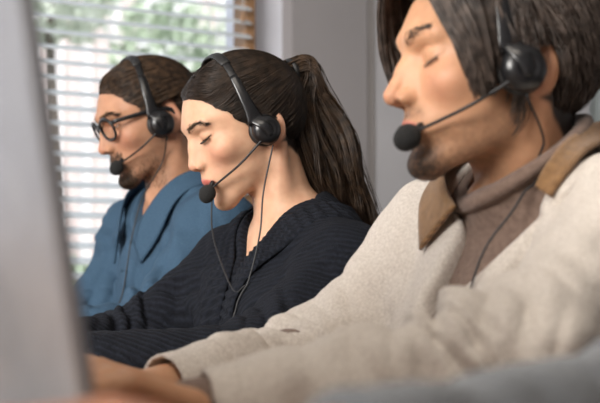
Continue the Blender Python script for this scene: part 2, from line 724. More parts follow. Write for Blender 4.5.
for xx in (.30, 1.00, 1.62):
    for dy in (-.024, .024):
        MB().tube([(xx, WY - .075 + dy, WZ1 - .06), (xx, WY - .075 + dy, WZ0 + .04)], .0011, 6).build('ladder_cord', MAT['slat'], bl)
MB().tube([(1.70, WY - .115, WZ1 - .06), (1.70, WY - .115, 1.66)], .0011, 6).build('pull_cord', MAT['slat'], bl)
MB().lathe([(.002, .0), (.004, -.004), (.007, -.028), (.005, -.033)], np.array(Matrix.Translation((1.70, WY - .115, 1.663)))).build('cord_tassel', MAT['frame_wood'], bl, True)

# outside: a pale facade with brick piers, and shrubs and trees, all soft with distance
MAT['facade'] = noise_mat('pale_render', (.80, .80, .80), (.90, .90, .91), 2, .9)
MAT['brick'] = noise_mat('faded_brick', (.64, .54, .51), (.74, .64, .61), 9, .9)
MAT['leaf'] = noise_mat('green_leaves', (.34, .42, .30), (.50, .58, .44), 9, .7)
MAT['leaf_pale'] = noise_mat('pale_green_leaves', (.56, .62, .50), (.74, .78, .68), 9, .7)
MAT['bark'] = noise_mat('grey_bark', (.10, .085, .07), (.2, .17, .14), 20, .9)
MAT['paving'] = noise_mat('street_paving', (.38, .38, .37), (.50, .50, .49), 4, .9)
struct(slab('ground', (-14, 3.6, -.5), (10, 22, -.4), MAT['paving']))
bd = empty('building', (6, 14.5, -.4), 'pale building with brick piers seen through the blind slats', 'building')
slab('facade_wall', (1.5, 14.5, -.4), (11.0, 15.5, 5.2), MAT['facade'], bd)
for xx in (2.3, 3.1, 3.9, 4.72, 5.06, 5.42, 5.80, 6.9, 7.9, 9.0):
    slab('brick_pier', (xx, 14.35, -.4), (xx + .15, 14.5, 5.0), MAT['brick'], bd)


def bush(name, c, size, n, label, cat, mat, trunk=None, seed=0, group=None):
    r = np.random.default_rng(seed)
    e = empty(name, (c[0], c[1], -.4), label, cat, group)
    V, Fc = [], []
    d = r.normal(size=(n, 3))
    d /= np.linalg.norm(d, axis=1, keepdims=True)
    p = np.array(c) + d * np.array(size) * (r.uniform(.45, 1, (n, 1)) ** .6) * (1 + .18 * vnoise(d * 3.0 + seed)[:, None])
    s = r.uniform(.05, .11, n)
    a = r.normal(size=(n, 3)); a /= np.linalg.norm(a, axis=1, keepdims=True)
    b_ = np.cross(a, r.normal(size=(n, 3))); b_ /= np.linalg.norm(b_, axis=1, keepdims=True)
    c_ = np.cross(a, b_)
    q = np.stack([p - a * s[:, None], p + b_ * s[:, None] * .45, p + a * s[:, None], p - b_ * s[:, None] * .45 + c_ * s[:, None] * .2], 1)
    link('foliage', mesh_from(q.reshape(-1, 3), np.arange(4 * n).reshape(-1, 4)), mat, e)
    if trunk:
        MB().tube([(c[0], c[1], -.4), (c[0] + .05, c[1], c[2] * .5), (c[0], c[1], c[2])], [trunk, trunk * .8, trunk * .5], 10).build('trunk', MAT['bark'], e, True)


bush('tree', (3.15, 9.4, 3.05), (.55, .7, .45), 750, 'leafy tree at the upper left beyond the blind', 'tree', MAT['leaf_pale'], .07, 1)
bush('tree', (4.75, 10.8, 2.75), (.50, .6, .75), 800, 'darker green tree beyond the blind above the bespectacled man', 'tree', MAT['leaf'], .07, 2)
bush('tree', (6.6, 12.6, 3.3), (.75, .8, .75), 700, 'pale green tree beyond the blind near the wooden frame', 'tree', MAT['leaf_pale'], .08, 3)
bush('shrub', (2.30, 7.2, .50), (.55, .45, .48), 1300, 'low shrub beyond the blind at the lower left', 'shrub', MAT['leaf'], None, 4)
bush('shrub', (3.75, 8.3, .45), (.55, .5, .42), 1300, 'low shrub beyond the blind beside the blue shirt', 'shrub', MAT['leaf_pale'], None, 5)

# ------------------------------------------------------------------ desk, monitor
dk = empty('office_desk', (.15, 1.3, 0), 'long oak desk shared by the whole row of workers', 'desk')
MB().box((.16, 1.35, .720), (1.16, 3.3, .035), bev=.004).build('desktop', MAT['desk'], dk)
for xx in (-.36, .66):
    for yy in (-.24, 2.94):
        MB().box((xx, yy, .3515), (.06, .06, .703), bev=.004).build('leg', MAT['black'], dk)
MB().box((-.36, 1.35, .66), (.03, 3.1, .10), bev=.003).build('stretcher', MAT['black'], dk)
#--SECTION PEOPLE
# ------------------------------------------------------------------ heads
def curve_fn(zs, vs):
    zs = np.array(zs, float)
    o = np.argsort(zs)
    c = spline(np.stack([zs[o], np.array(vs, float)[o]], 1), 300)
    xs = np.maximum.accumulate(c[:, 0] + np.arange(300) * 1e-9)
    return lambda z: np.interp(z, xs, c[:, 1]).astype(F32)


class Head:
    """head frame: x forward, y to the person's left, z up, origin between the ears, metres"""

    def __init__(s, pos, yaw, pitch, roll=0, scale=1.0, width=1.0, jaw=1.0, chin=0.0, nose=0.0, lip=1.0, female=False,
                 lid=-30, gap=0, ex=0.0, ew=1.16, low=1.0, neck_to=None, neck_r=.056, brow=1.0, nose_w=1.0):
        s.__dict__.update(locals())
        s.R = rot('Z', 180 + yaw) @ rot('Y', pitch) @ rot('X', roll)
        s.pos = np.array(pos, float)
        s.M = np.eye(4)
        s.M[:3, :3] = s.R * scale
        s.M[:3, 3] = s.pos
        j = jaw
        s.P = curve_fn((.09, .072, .055, .043, .030, .018, 0, -.018, -.032, -.045, -.056, -.068, -.080, -.090, -.100, -.112),
                       (.075, .090, .0965, .0975 + .002 * brow, .0935, .092, .094, .096, .0965, .0975, .0965, .0915, .0945 + chin, .0965 + chin, .0925 + chin, .080 + chin))
        s.W = curve_fn((.09, .06, .04, .02, 0, -.02, -.04, -.06, -.08, -.095, -.112),
                       (.060, .069, .071, .0705, .0695, .066, .061 * j, .055 * j, .046 * j, .036 * j, .024 * j))
        # neck in head frame
        s.nk = s.to_head(np.array([neck_to]))[0] if neck_to is not None else np.array((-.05, 0, -.18))

    def to_head(s, p):
        return ((np.asarray(p, F32) - s.pos.astype(F32)) @ s.R.astype(F32) / F32(s.scale)).astype(F32)

    def to_room(s, q):
        return np.asarray(q, float) @ (s.R * s.scale).T + s.pos

    def base(s, q):
        """skull and jaw without features (head frame)"""
        x, y, z = q[:, 0], q[:, 1], q[:, 2]
        d = ell(q, (-.0005, 0, .041), (.0975, .0745 * s.width, .083))
        d = smin(d, ell(q, (-.030, 0, .030), (.070, .070 * s.width, .074)), .02)
        P, W = s.P(z), s.W(z) * F32(s.width)
        xc = F32(.018)
        n = F32(2.12)
        fx = np.where(x > xc, (x - xc) / (P - xc), (xc - x) / F32(.034))
        nm = (np.abs(fx) ** n + (np.abs(y) / W) ** n + F32(1e-9)) ** (1 / n)
        f = (nm - 1) * F32(.058)
        mz, mx = F32(-.1035), F32(.082 + s.chin)
        f = smax(f, -.40 * (x - mx) - .915 * (z - mz), .022)
        f = smax(f, z - .07, .03)
        return smin(d, f, .009)

    def full(s, q):
        y0 = q[:, 1]
        m = q.copy()
        m[:, 1] = np.abs(y0)                     # mirrored copy for paired features
        d = s.base(q)
        # sockets
        d = smax(d, -ell(m, (.1015 + s.ex, .0335, .0225), (.0175, .0205, .0135)), .012)
        # brow ridge, cheekbones
        b = s.brow
        d = smin(d, cap(m, (.0905, .012, .0400), (.079, .045, .0420), .0062 * b + .0015, .0055), .014)
        d = smin(d, ell(m, (.064, .046, -.006), (.019, .016, .015)), .020)
        # nose
        g = s.nose
        nw = s.nose_w
        tip = np.array((.1115 + g, 0, -.0155))
        d = smin(d, cap(q, (.0915, 0, .026), (.100 + g * .4, 0, .010), .0068, .0060), .012)
        d = smin(d, cap(q, (.0995 + g * .4, 0, .012), tip, .0058, .0092 * nw), .010)
        d = smin(d, cap(m, (.089, .006, .016), (.0985, .0095 * nw, -.017), .0055, .0072), .011)
        d = smin(d, ell(m, (.1015 + g * .5, .0122 * nw, -.0195), (.0105, .0062, .0070), rot('Z', 18)), .006)
        d = smin(d, cap(q, tip + (-.001, 0, -.004), (.0995, 0, -.0265), .0050, .0045), .006)
        d = smax(d, -ell(m, (.1075 + g * .6, .0066 * nw, -.0262), (.0055, .0030, .0035), rot('Z', 20)), .004)
        # mouth barrel, philtrum edges and lips
        L = s.lip
        d = smin(d, ell(m, (.078, .006, -.047), (.0225, .021, .020)), .014)
        d = smax(d, -cap(q, (.1035, 0, -.030), (.1050, 0, -.0405), .0022), .006)
        up = np.minimum(cap(m, (.0990, .004, -.0455), (.0960, .0135, -.0475), .0048 * L, .0040 * L), cap(m, (.0960, .0135, -.0475), (.0885, .0245, -.0515), .0040 * L, .0015))
        lo = np.minimum(cap(m, (.0985, 0, -.0562), (.0955, .012, -.0555), .0056 * L, .0048 * L), cap(m, (.0955, .012, -.0555), (.0880, .0235, -.0522), .0048 * L, .0015))
        d = smin(d, up, .0040)
        lo2 = lo
        d = smin(d, lo2, .0022)
        # chin ball
        d = smin(d, ell(q, (.083 + s.chin, 0, -.088), (.0155, .018, .0135)), .016)
        # eyes: lids over the ball
        c = np.array((.0755 + s.ex, .0318, .0225))
        be = math.radians(s.lid)
        v = (m - c.astype(F32)) * np.array((1, 1 / s.ew, 1), F32)
        el = v[:, 0] * F32(-math.sin(be)) + v[:, 2] * F32(math.cos(be))
        r = np.sqrt((v ** 2).sum(1))
        upl = smax(r - F32(.0137), -(el - F32(.0002)), .0014)
        b2 = math.radians(s.lid - s.gap)
        el2 = v[:, 0] * F32(-math.sin(b2)) + v[:, 2] * F32(math.cos(b2))
        lol = smax(r - F32(.0131), el2, .0014)
        if s.gap > 1:
            d = smax(d, -smax(smax(r - F32(.0150), el, .001), -el2, .001), .001)
        d = smin(d, upl, .0040)
        d = smin(d, lol, .0040 if s.gap <= 1 else .0034)
        if s.gap > 1:
            d = smax(d, -np.maximum(np.maximum(r - F32(.0138), el + F32(.0002)), -el2 + F32(.0002)), .0005)
        # crease above the upper lid
        e0, e1, e2 = [c + .0148 * np.array((math.cos(.52) * math.cos(t), s.ew * math.sin(t), math.sin(.52) * math.cos(t))) for t in (-.75, 0, .75)]
        d = d + F32(.0011) * np.exp(-(np.minimum(cap(m, e0, e1, 0), cap(m, e1, e2, 0)) / F32(.0019)) ** 2)
        # ear
        Re = rot('Z', -22) @ rot('Y', 14)
        e = ell(m, (-.016, .0745 * s.width, .006), (.0185, .0062, .0310), Re)
        e = smin(e, ell(m, (-.007, .0735 * s.width, -.021), (.0085, .0055, .0105)), .008)
        e = smax(e, -ell(m, (-.012, .0800 * s.width, .008), (.0115, .0050, .0215), Re), .004)
        d = smin(d, e, .006)
        # neck
        nr = s.neck_r
        d = smin(d, cap(q, (-.020, 0, -.035), s.nk, nr * .98, nr * 1.08), .022)
        k = s.nk
        d = smin(d, cap(m, (-.022, .058, -.030), k + (.028, .018, -.004), .011, .009), .020)
        if not s.female:
            d = smin(d, ell(q, k * .42 + np.array((.046, 0, -.062)), (.013, .011, .015)), .018)
        return d

    def room_full(s, p):
        return s.full(s.to_head(p)) * F32(s.scale)


def tints(head, P, N, skin, lips, stubble=None, beard=0.0, scalp=None, hairline=None, blush=None):
    """surface colours of a head: skin, lips, cheeks, beard shadow, scalp under hair; plus painted shade between the lips"""
    q = head.to_head(P)
    m = q.copy()
    m[:, 1] = np.abs(m[:, 1])
    c = np.tile(np.array(skin, F32), (len(P), 1))

    def mix(col, a):
        nonlocal c
        a = np.clip(a, 0, 1)[:, None]
        c = c * (1 - a) + np.array(col, F32) * a
    if blush is not None:
        mix(blush, .55 * np.exp(-((m[:, 0] - .078) ** 2 + (m[:, 1] - .045) ** 2 + (m[:, 2] + .012) ** 2) / .024 ** 2))
        mix(blush, .5 * np.exp(-((m[:, 0] - .118) ** 2 + (m[:, 1] - .0) ** 2 + (m[:, 2] + .018) ** 2) / .014 ** 2))
        mix(blush, .5 * np.exp(-((m[:, 0] + .015) ** 2 + (m[:, 1] - .085) ** 2) / .02 ** 2))
    if stubble is not None and beard > 0:
        nz = .75 + .35 * vnoise(q * 260)
        x, y, z = m[:, 0], m[:, 1], m[:, 2]
        jaw = sstep(-.030, -.062, z + (x - .06) * .30) * sstep(-.01, .02, x) * sstep(-.125, -.100, z)
        gap = np.exp(-((z + .051) / .0085) ** 2) * (x > .085) * (y < .026)
        chin = np.exp(-((x - .088) / .026) ** 2 - (y / .026) ** 2 - ((z + .086) / .020) ** 2)
        mous = np.exp(-((z + .037) / .0075) ** 2) * sstep(.032, .020, y) * sstep(.075, .085, x)
        a = np.clip(.36 * jaw + .95 * chin + .65 * mous, 0, 1) * (1 - gap) * beard * nz
        mix(stubble, a)
    x, y, z = m[:, 0], m[:, 1], m[:, 2]
    lipm = np.exp(-(np.maximum(np.abs(z + .0512 + .06 * 0) - .0065 * head.lip * np.clip(1 - (y / .026) ** 2, 0, 1), 0) / .0016) ** 2) * sstep(.0265, .0235, y) * sstep(.086, .089, x)
    mix(lips, .9 * lipm)
    mix((.20, .06, .05), .8 * np.exp(-((z + .0513) / .0011) ** 2) * sstep(.0255, .0225, y) * sstep(.086, .089, x))  # shade in the parting of the lips, put in as a dark red line
    # lid margins
    r = np.linalg.norm((m - np.array((.0755 + head.ex, .0318, .0225), F32)) * np.array((1, 1 / head.ew, 1), F32), axis=1)
    be = math.radians(head.lid)
    v = m - np.array((.0755 + head.ex, .0318, .0225), F32)
    el = v[:, 0] * -math.sin(be) + v[:, 2] * math.cos(be)
    mix((.045, .026, .018), .95 * (r < .0148) * np.exp(-((el) / .0014) ** 2) * (v[:, 0] > .003))
    if hairline is not None:
        mix(scalp, sstep(.006, -.006, hairline(q)) * sstep(-.002, .004, ell(m, (-.016, .0840 * head.width, .003), (.026, .0130, .038))))
    return c


def hairline_back(q):
    """negative inside the hair of someone whose hair is pulled off the face"""
    x, z = q[:, 0], q[:, 2]
    xf = np.interp(z, (-.10, -.075, -.055, -.035, -.020, 0, .02, .045, .065, .080, .090, .100), (-.20, -.062, -.048, -.026, .000, .016, .030, .046, .058, .070, .080, .13)).astype(F32)
    return x - xf + .004 * vnoise(q * 70)


# ------------------------------------------------------------------ strands
def strands(P, r0, r1=None, sides=3):
    """P (n,k,3) polylines -> one mesh of thin tapered tubes"""
    n, k, _ = P.shape
    r1 = r0 * .35 if r1 is None else r1
    T = np.gradient(P, axis=1)
    T /= np.linalg.norm(T, axis=2, keepdims=True) + 1e-9
    ref = np.array([.31, .77, .55])
    N = np.cross(T, ref)
    N /= np.linalg.norm(N, axis=2, keepdims=True) + 1e-9
    B = np.cross(T, N)
    rad = (r0 + (r1 - r0) * np.linspace(0, 1, k) ** 2)[None, :, None, None] * np.ones((n, 1, 1, 1))
    a = np.arange(sides) * 2 * np.pi / sides
    ring = P[:, :, None] + rad * (np.cos(a)[None, None, :, None] * N[:, :, None] + np.sin(a)[None, None, :, None] * B[:, :, None])
    V = ring.reshape(-1, 3)
    base = (np.arange(n) * k * sides)[:, None, None]
    i = np.arange(k - 1)[None, :, None] * sides
    j = np.arange(sides)[None, None, :]
    j2 = (j + 1) % sides
    q = np.stack([base + i + j, base + i + j2, base + i + sides + j2, base + i + sides + j], -1).reshape(-1, 4)
    return V, q


def join(parts):
    V, Fq, o = [], [], 0
    for v, f in parts:
        V.append(np.asarray(v, F32))
        Fq.append(np.asarray(f) + o)
        o += len(v)
    return np.concatenate(V), np.concatenate(Fq)


def scalp_roots(head, n, hl, seed, zmin=-.09):
    r = np.random.default_rng(seed)
    d = r.normal(size=(n * 4, 3)).astype(F32)
    d /= np.linalg.norm(d, axis=1, keepdims=True)
    q = d * F32(.10) + np.array((-.01, 0, .035), F32)
    q = project(head.base, q, 0, 6)
    ok = (hl(q) < 0) & (q[:, 2] > zmin)
    return q[ok][:n]


def walk(head, q, dirfn, step, k, off, seed=0, gravity=None):
    """strands that hug the head: follow dirfn tangentially, lifted to off (array over steps or scalar per strand)"""
    out = [q.copy()]
    p = q.copy()
    for i in range(1, k):
        t = dirfn(p, i)
        g = grad(head.base, p, 1.5e-3)
        t = t - g * (t * g).sum(1, keepdims=True)
        t /= np.linalg.norm(t, axis=1, keepdims=True) + 1e-6
        p = p + t * step[:, None]
        o = off[:, i]
        d = head.base(p)
        g = grad(head.base, p, 1.5e-3)
        p = p + g * (o - d)[:, None]
        out.append(p.copy())
    return np.stack(out, 1)


def lock_strands(guides, n, k, spread0, spread1, seed, wave=0.0, wave_n=3.0, clump=10):
    """strands blended between neighbouring guide curves"""
    r = np.random.default_rng(seed)
    G = np.stack([spline(g, k) for g in guides])            # (m,k,3)
    m = len(G)
    nc = max(1, n // clump)
    sc_ = r.uniform(0, m - 1 - 1e-6, nc)
    oc = r.normal(size=(nc, 3))
    ph = r.uniform(0, 6.28, (nc, 3))
    ln = r.uniform(.86, 1.04, nc)
    ci = r.integers(0, nc, n)
    s = np.clip(sc_[ci] + r.normal(size=n) * .05, 0, m - 1 - 1e-6) if m > 1 else np.zeros(n)
    i = np.floor(s).astype(int)
    u = (s - i)[:, None, None]
    i2 = np.minimum(i + 1, m - 1)
    P = G[i] * (1 - u) + G[i2] * u
    t = np.linspace(0, 1, k)
    # vary length
    L = (ln[ci] * r.uniform(.93, 1.02, n))
    tt = np.clip(t[None] * L[:, None], 0, 1) * (k - 1)
    a = np.floor(np.minimum(tt, k - 1.001)).astype(int)
    f = (tt - a)[..., None]
    P = np.take_along_axis(P, a[..., None], 1) * (1 - f) + np.take_along_axis(P, a[..., None] + 1, 1) * f
    sp = spread0 + (spread1 - spread0) * t
    P = P + (oc[ci][:, None] * sp[None, :, None]) + r.normal(size=(n, 1, 3)) * sp[None, :, None] * .28
    if wave:
        w = wave * t[None, :, None] * np.sin(2 * np.pi * wave_n * t[None, :, None] + ph[ci][:, None]) 
        P = P + w
    return P


def short_hairs(head, q, dirv, length, k=4, lift=.0012, seed=0, jit=.35):
    r = np.random.default_rng(seed)
    g = grad(head.full, q, 8e-4)
    d = np.broadcast_to(np.asarray(dirv, F32), q.shape) + r.normal(size=q.shape) * jit
    d = d - g * (d * g).sum(1, keepdims=True)
    d /= np.linalg.norm(d, axis=1, keepdims=True) + 1e-6
    L = length * r.uniform(.6, 1.2, (len(q), 1))
    pts = []
    for i in range(k):
        t = i / (k - 1)
        pts.append(q + d * L * t + g * (lift * math.sin(min(1, t * 1.3) * 1.6) - .0003))
    return np.stack(pts, 1)


def face_hair(head, body, name, mat, side=(1, -1), n=260, length=.0085, thick=1.0, arch=0.0, r=.00028, seed=3, tmax=1.0, rise=0.0):
    """eyebrows"""
    for sgn in side:
        rr = np.random.default_rng(seed + (sgn > 0))
        t = rr.uniform(0, tmax, n)
        w = rr.normal(size=n) * .0017 * thick * (1 - .55 * t)
        pts = spline([(.0985, .0105, .0380), (.0955, .024, .0430 + arch), (.088, .038, .0450 + arch), (.078, .050, .0400)], 60)
        p = pts[(t * 59).astype(int)]
        p[:, 2] += w + rise * t
        p[:, 1] *= sgn
        q = project(head.full, p.astype(F32), 0, 5)
        dirv = np.stack([-.25 - .4 * t, sgn * np.ones(n), .75 - 1.1 * t], 1)
        S = short_hairs(head, q, dirv, length * (1 - .25 * t.mean()), seed=seed, lift=.0007, jit=.2)
        V, Fq = strands(head.to_room(S.reshape(-1, 3)).reshape(S.shape), r * head.scale)
        link(name, mesh_from(V, Fq), mat, body)


def lashes(head, body, mat, n=70, length=.007, seed=5):
    c = np.array((.0755 + head.ex, .0318, .0225))
    be = math.radians(head.lid)
    for sgn in (1, -1):
        r = np.random.default_rng(seed)
        th = np.linspace(-.95, .95, n) + r.normal(size=n) * .02
        b = np.full(n, be)
        base = c + .0138 * np.stack([np.cos(b) * np.cos(th), head.ew * np.sin(th), np.sin(b) * np.cos(th)], 1)
        out = base - c
        out /= np.linalg.norm(out, axis=1, keepdims=True)
        P = []
        for i in range(5):
            t = i / 4
            P.append(base + out * length * t + np.array((0, 0, 1)) * (-.0032 * t + .0030 * t * t))
        P = np.stack(P, 1)
        P[..., 1] *= sgn
        V, Fq = strands(head.to_room(P.reshape(-1, 3)).reshape(P.shape), .00036)
        link('eyelashes', mesh_from(V, Fq), mat, body)


def eyes(head, body):
    for sgn in (1, -1):
        c = np.array((.0755 + head.ex, .0318 * sgn, .0225))
        M = head.M @ np.array(Matrix.Translation(c)) @ np.array(Matrix.Rotation(math.radians(90 - head.lid - 6), 4, 'Y'))
        prof = [(.0119 * math.sin(a) + 1e-5, .0119 * math.cos(a)) for a in np.linspace(math.pi, .52, 18)]
        e = MB().lathe(prof, M, 26).build('eyeball', MAT['eye'], body, True)
        prof = [(.0119 * math.sin(a) + 1e-5, .0120 * math.cos(a)) for a in np.linspace(.53, .01, 8)]
        MB().lathe(prof, M, 26).build('iris', MAT['iris'], e, True)


# ------------------------------------------------------------------ hands and bodies
def hand_prims(wrist, fwd, up, side, curl=.35, spread=.06, scale=1.0):
    """round cones (a, b, ra, rb) of a hand: five fingers, palm and thumb. side=+1 puts the thumb to up x fwd"""
    f = np.array(fwd, float); f /= np.linalg.norm(f)
    u = np.array(up, float); u -= f * (u @ f); u /= np.linalg.norm(u)
    t = np.cross(u, f) * side
    w = np.array(wrist, float)
    S = scale
    out = []
    lens = ((.044, .026, .021), (.047, .030, .022), (.043, .028, .021), (.034, .021, .019))
    for i, (la, lb, lc) in enumerate(lens):
        lat = (.026 - i * .0185) * S
        k = w + f * (.088 - .004 * (i == 0) - .010 * (i == 3) - .003 * (i == 2)) * S + t * lat
        out.append(('palm', w + t * lat * .55 + f * .012 * S, k, .0135 * S, .0105 * S))
        ang = .15 + curl * .4
        d0 = f + t * spread * (1.5 - i)
        p = k
        for L, r0, r1, da in ((la, .0098, .0086, curl * .9), (lb, .0086, .0078, curl * 1.1), (lc, .0078, .0066, curl * .8)):
            d = d0 * math.cos(ang) - u * math.sin(ang)
            d /= np.linalg.norm(d)
            q = p + d * L * S
            out.append(('finger', p, q, r0 * S * (.92 if i == 3 else 1), r1 * S * (.92 if i == 3 else 1)))
            p = q
            ang += da
    p = w + f * .018 * S + t * .020 * S - u * .006 * S
    d = f * .72 + t * .62 - u * .28
    for L, r0, r1, (df, dt) in ((.046, .0150, .0115, (.20, -.12)), (.034, .0112, .0096, (.2, -.22)), (.027, .0096, .0078, (0, 0))):
        d = d / np.linalg.norm(d)
        q = p + d * L * S
        out.append(('thumb', p, q, r0 * S, r1 * S))
        p = q
        d = d + f * df + t * dt
    return out


class Body:
    def __init__(s, head, J, bulk=1.0, female=False, hands=None, slope=0.0):
        s.slope = slope
        s.h, s.J, s.k, s.f = head, {k: np.array(v, float) for k, v in J.items()}, bulk, female
        s.hp = hands or []

    def torso(s, p, t=0.0):
        J, k = s.J, s.k
        nb, pel = J['neck'], J['pelvis']
        ch = nb * .62 + pel * .38
        fwd = J['fwd']
        lat = np.array((fwd[1], -fwd[0], 0))
        R = np.stack([fwd, np.cross((0, 0, 1), fwd), (0, 0, 1)], 1)
        ax = pel - nb
        ang = math.degrees(math.atan2(-(ax @ fwd), -ax[2]))
        Rt = R @ rot('Y', ang)
        d = ell(p, ch + fwd * .006, (.116 * k, .160 * k, .205), Rt)
        d = smin(d, ell(p, nb * .76 + pel * .24 - fwd * .004, (.090 * k, .165 * k, .095), Rt), .045)
        d = smin(d, ell(p, pel + np.array((0, 0, .07)), (.115 * k, .165 * k, .17), Rt), .08)
        if s.slope:
            d = smin(d, ell(p, ch * .35 + pel * .65 + fwd * s.slope + np.array((0, 0, .03)), (.125 * k, .150 * k, .17), Rt), .10)
        if s.f:
            for sg in (1, -1):
                d = smin(d, sph(p, ch + fwd * .075 + np.cross((0, 0, 1), fwd) * .075 * sg + np.array((0, 0, .045)), .062), .05)
        for side in ('L', 'R'):
            sh = J['sh' + side]
            d = smin(d, cap(p, nb + np.array((0, 0, .015)) - fwd * .012, sh + np.array((0, 0, -.005)), .050 * k, .052 * k), .05)
        return d - F32(t)

    def arm(s, p, side, t=0.0, taper=1.0):
        J, k = s.J, s.k
        sh, el, wr = J['sh' + side], J['el' + side], J['wr' + side]
        d = cap(p, sh, el, .056 * k + t, .043 * k + t)
        return smin(d, cap(p, el, wr, .043 * k + t, .0285 * k + t * taper), .055)

    def hands(s, p):
        d = None
        for prims in s.hp:
            hd = None
            for kind, a, b, ra, rb in prims:
                c = cap(p, a, b, ra, rb)
                hd = c if hd is None else smin(hd, c, .010 if kind == 'palm' else .0045)
            d = hd if d is None else np.minimum(d, hd)
        return d

    def skin(s, p):
        d = s.torso(p)
        for side in ('L', 'R'):
            d = smin(d, s.arm(p, side), .04)
        h = s.hands(p)
        if h is not None:
            d = smin(d, h, .012)
        return smin(d, s.h.room_full(p), .022)

    def legs(s, p, t=0.0):
        J = s.J
        d = ell(p, J['pelvis'], (.13, .175, .12))
        for side in ('L', 'R'):
            d = smin(d, cap(p, J['hip' + side], J['kn' + side], .080 + t, .058 + t), .05)
            d = smin(d, cap(p, J['kn' + side], J['an' + side], .056 + t, .040 + t), .03)
        return d


def joints(neck, fwd_deg, shL, shR, elL, elR, wrL, wrR, pelvis):
    a = math.radians(180 + fwd_deg)
    fwd = np.array((math.cos(a), math.sin(a), 0))
    lat = np.cross((0, 0, 1), fwd)
    pv = np.array(pelvis, float)
    J = dict(neck=neck, pelvis=pelvis, fwd=fwd, shL=shL, shR=shR, elL=elL, elR=elR, wrL=wrL, wrR=wrR)
    for sd, sg in (('L', 1), ('R', -1)):
        hip = pv + lat * .09 * sg
        kn = hip + fwd * .40 + lat * .03 * sg + np.array((0, 0, .01))
        an = kn + fwd * .03
        an[2] = .09
        J['hip' + sd], J['kn' + sd], J['an' + sd] = hip, kn, an
    return {k: np.array(v, float) for k, v in J.items()}


def make_body(name, label, group, body, tint_kw, h_head=.0014, h_body=.0036):
    H = body.h
    J = body.J
    zs = J['neck'][2] - .055
    base = J['pelvis'].copy()
    # fine grid: head, neck, top of the chest; coarse grid: the rest; both slices of one surface
    c = (H.pos + J['neck']) / 2
    lo = np.minimum(H.pos - .175, J['neck'] - (.11, .11, 0)); lo[2] = zs
    hi = np.maximum(H.pos + .165, J['neck'] + (.11, .11, 0)); hi[2] = H.pos[2] + .16
    fn = body.skin
    P1, F1 = extract(fn, lo, hi, h_head)
    pts = np.array([J[k] for k in J if k not in ('fwd',)] + [b for pr in body.hp for (_, _, b, _, _) in pr])
    lo2, hi2 = pts.min(0) - .15, pts.max(0) + .15
    lo2[2] = J['pelvis'][2] - .14

    def fn2(p):
        d = body.skin(p)
        inbox = np.max(np.stack([lo[0] + .006 - p[:, 0], p[:, 0] - hi[0] + .006, lo[1] + .006 - p[:, 1], p[:, 1] - hi[1] + .006, zs + .006 - p[:, 2]], 1), 1)
        return np.maximum(d, -inbox)
    hi2[2] = J['neck'][2] + .14
    P2, F2 = extract(fn2, lo2, hi2, h_body, factor=4)
    # drop faces of the cut-out box itself
    m = np.abs(body.skin(P2)) < h_body * .8
    F2 = F2[m[F2].all(1)]
    V, Fc = join([(P1, F1), (P2, F2)])
    used = np.unique(Fc)
    mp = np.full(len(V), -1)
    mp[used] = np.arange(len(used))
    V, Fc = V[used], mp[Fc]
    col = tints(H, V, None, **tint_kw)
    root = link(name, mesh_from(V - base.astype(F32), Fc, colors=col), MAT['skin'])
    root.location = base
    tag(root, label, 'person', group)
    bpy.context.view_layer.update()
    return root


def add_mesh(name, V, Fc, mat, root, smooth=True):
    o = link(name, mesh_from(np.asarray(V, F32), np.asarray(Fc)), mat, root, smooth)
    return o


def garment(name, fn, lo, hi, h, mat, root, sm=0, smooth=True):
    P, Fc = extract(fn, lo, hi, h, factor=4)
    if sm:
        P = relax(P, Fc, sm)
    return add_mesh(name, P, Fc, mat, root), P, Fc


def arm_folds(p, el, wr, sh, amp, seed, freq=120.):
    """creases across a sleeve: strongest at the bend of the elbow, some along both halves"""
    el, wr, sh = (np.asarray(x, F32) for x in (el, wr, sh))
    a1 = (wr - el) / np.linalg.norm(wr - el)
    a0 = (el - sh) / np.linalg.norm(el - sh)
    s1 = (p - el) @ a1
    s0 = (p - sh) @ a0
    n = vnoise(p * 14 + seed)
    n2 = vnoise(p * 30 + seed + 40)
    up = (p[:, 2] - el[2])
    crease = lambda x: 1 - 2 * np.abs(np.sin(x * .5)) ** .7
    f1 = crease(s1 * freq + n * 3.6 + (p[:, 2] * 60) + p[:, 1] * 35) * (.35 + .65 * np.exp(-((s1 - .03) / .08) ** 2)) * sstep(-.05, .02, s1)
    f0 = crease(s0 * freq * .6 + n * 3.5 - p[:, 2] * 30 + p[:, 1] * 40) * (.25 + .6 * np.exp(-((s0 - .24) / .07) ** 2)) * sstep(-.02, .06, s0) * sstep(.34, .26, s0)
    return amp * (f1 + f0) * (.38 + .5 * np.clip(vnoise(p * 11 + seed + 77), -.6, 1)) + amp * .55 * n2 + amp * .6 * n


def wrinkles(p, J, amp, seed, scale=1.0):
    """cloth drawn from the shoulders towards the arms: ridged folds, long one way and tight across"""
    f = J['fwd'].astype(F32)
    l = np.cross((0, 0, 1), J['fwd']).astype(F32)
    q = p - J['neck'].astype(F32)
    a, b, c = q @ f, q @ l, q[:, 2]
    sgn = np.sign(b)
    w = vnoise(p * 7 + seed) * .5
    u = np.stack([(c * .82 - a * .45 + np.abs(b) * .5) * 26 * scale + w * 2.2, (a * .8 + c * .5) * 7 * scale + seed + w, b * 8 * scale + sgn * 3], 1)
    r1 = 1 - 2 * np.abs(vnoise(u)) ** .8
    u2 = np.stack([(c * .7 + a * .6 - np.abs(b) * .3) * 44 * scale + w * 3, (a - c) * 12 * scale + seed * 2, b * 14 * scale], 1)
    r2 = 1 - 2 * np.abs(vnoise(u2 + 31)) ** .8
    return amp * (r1 * .75 + r2 * .35)


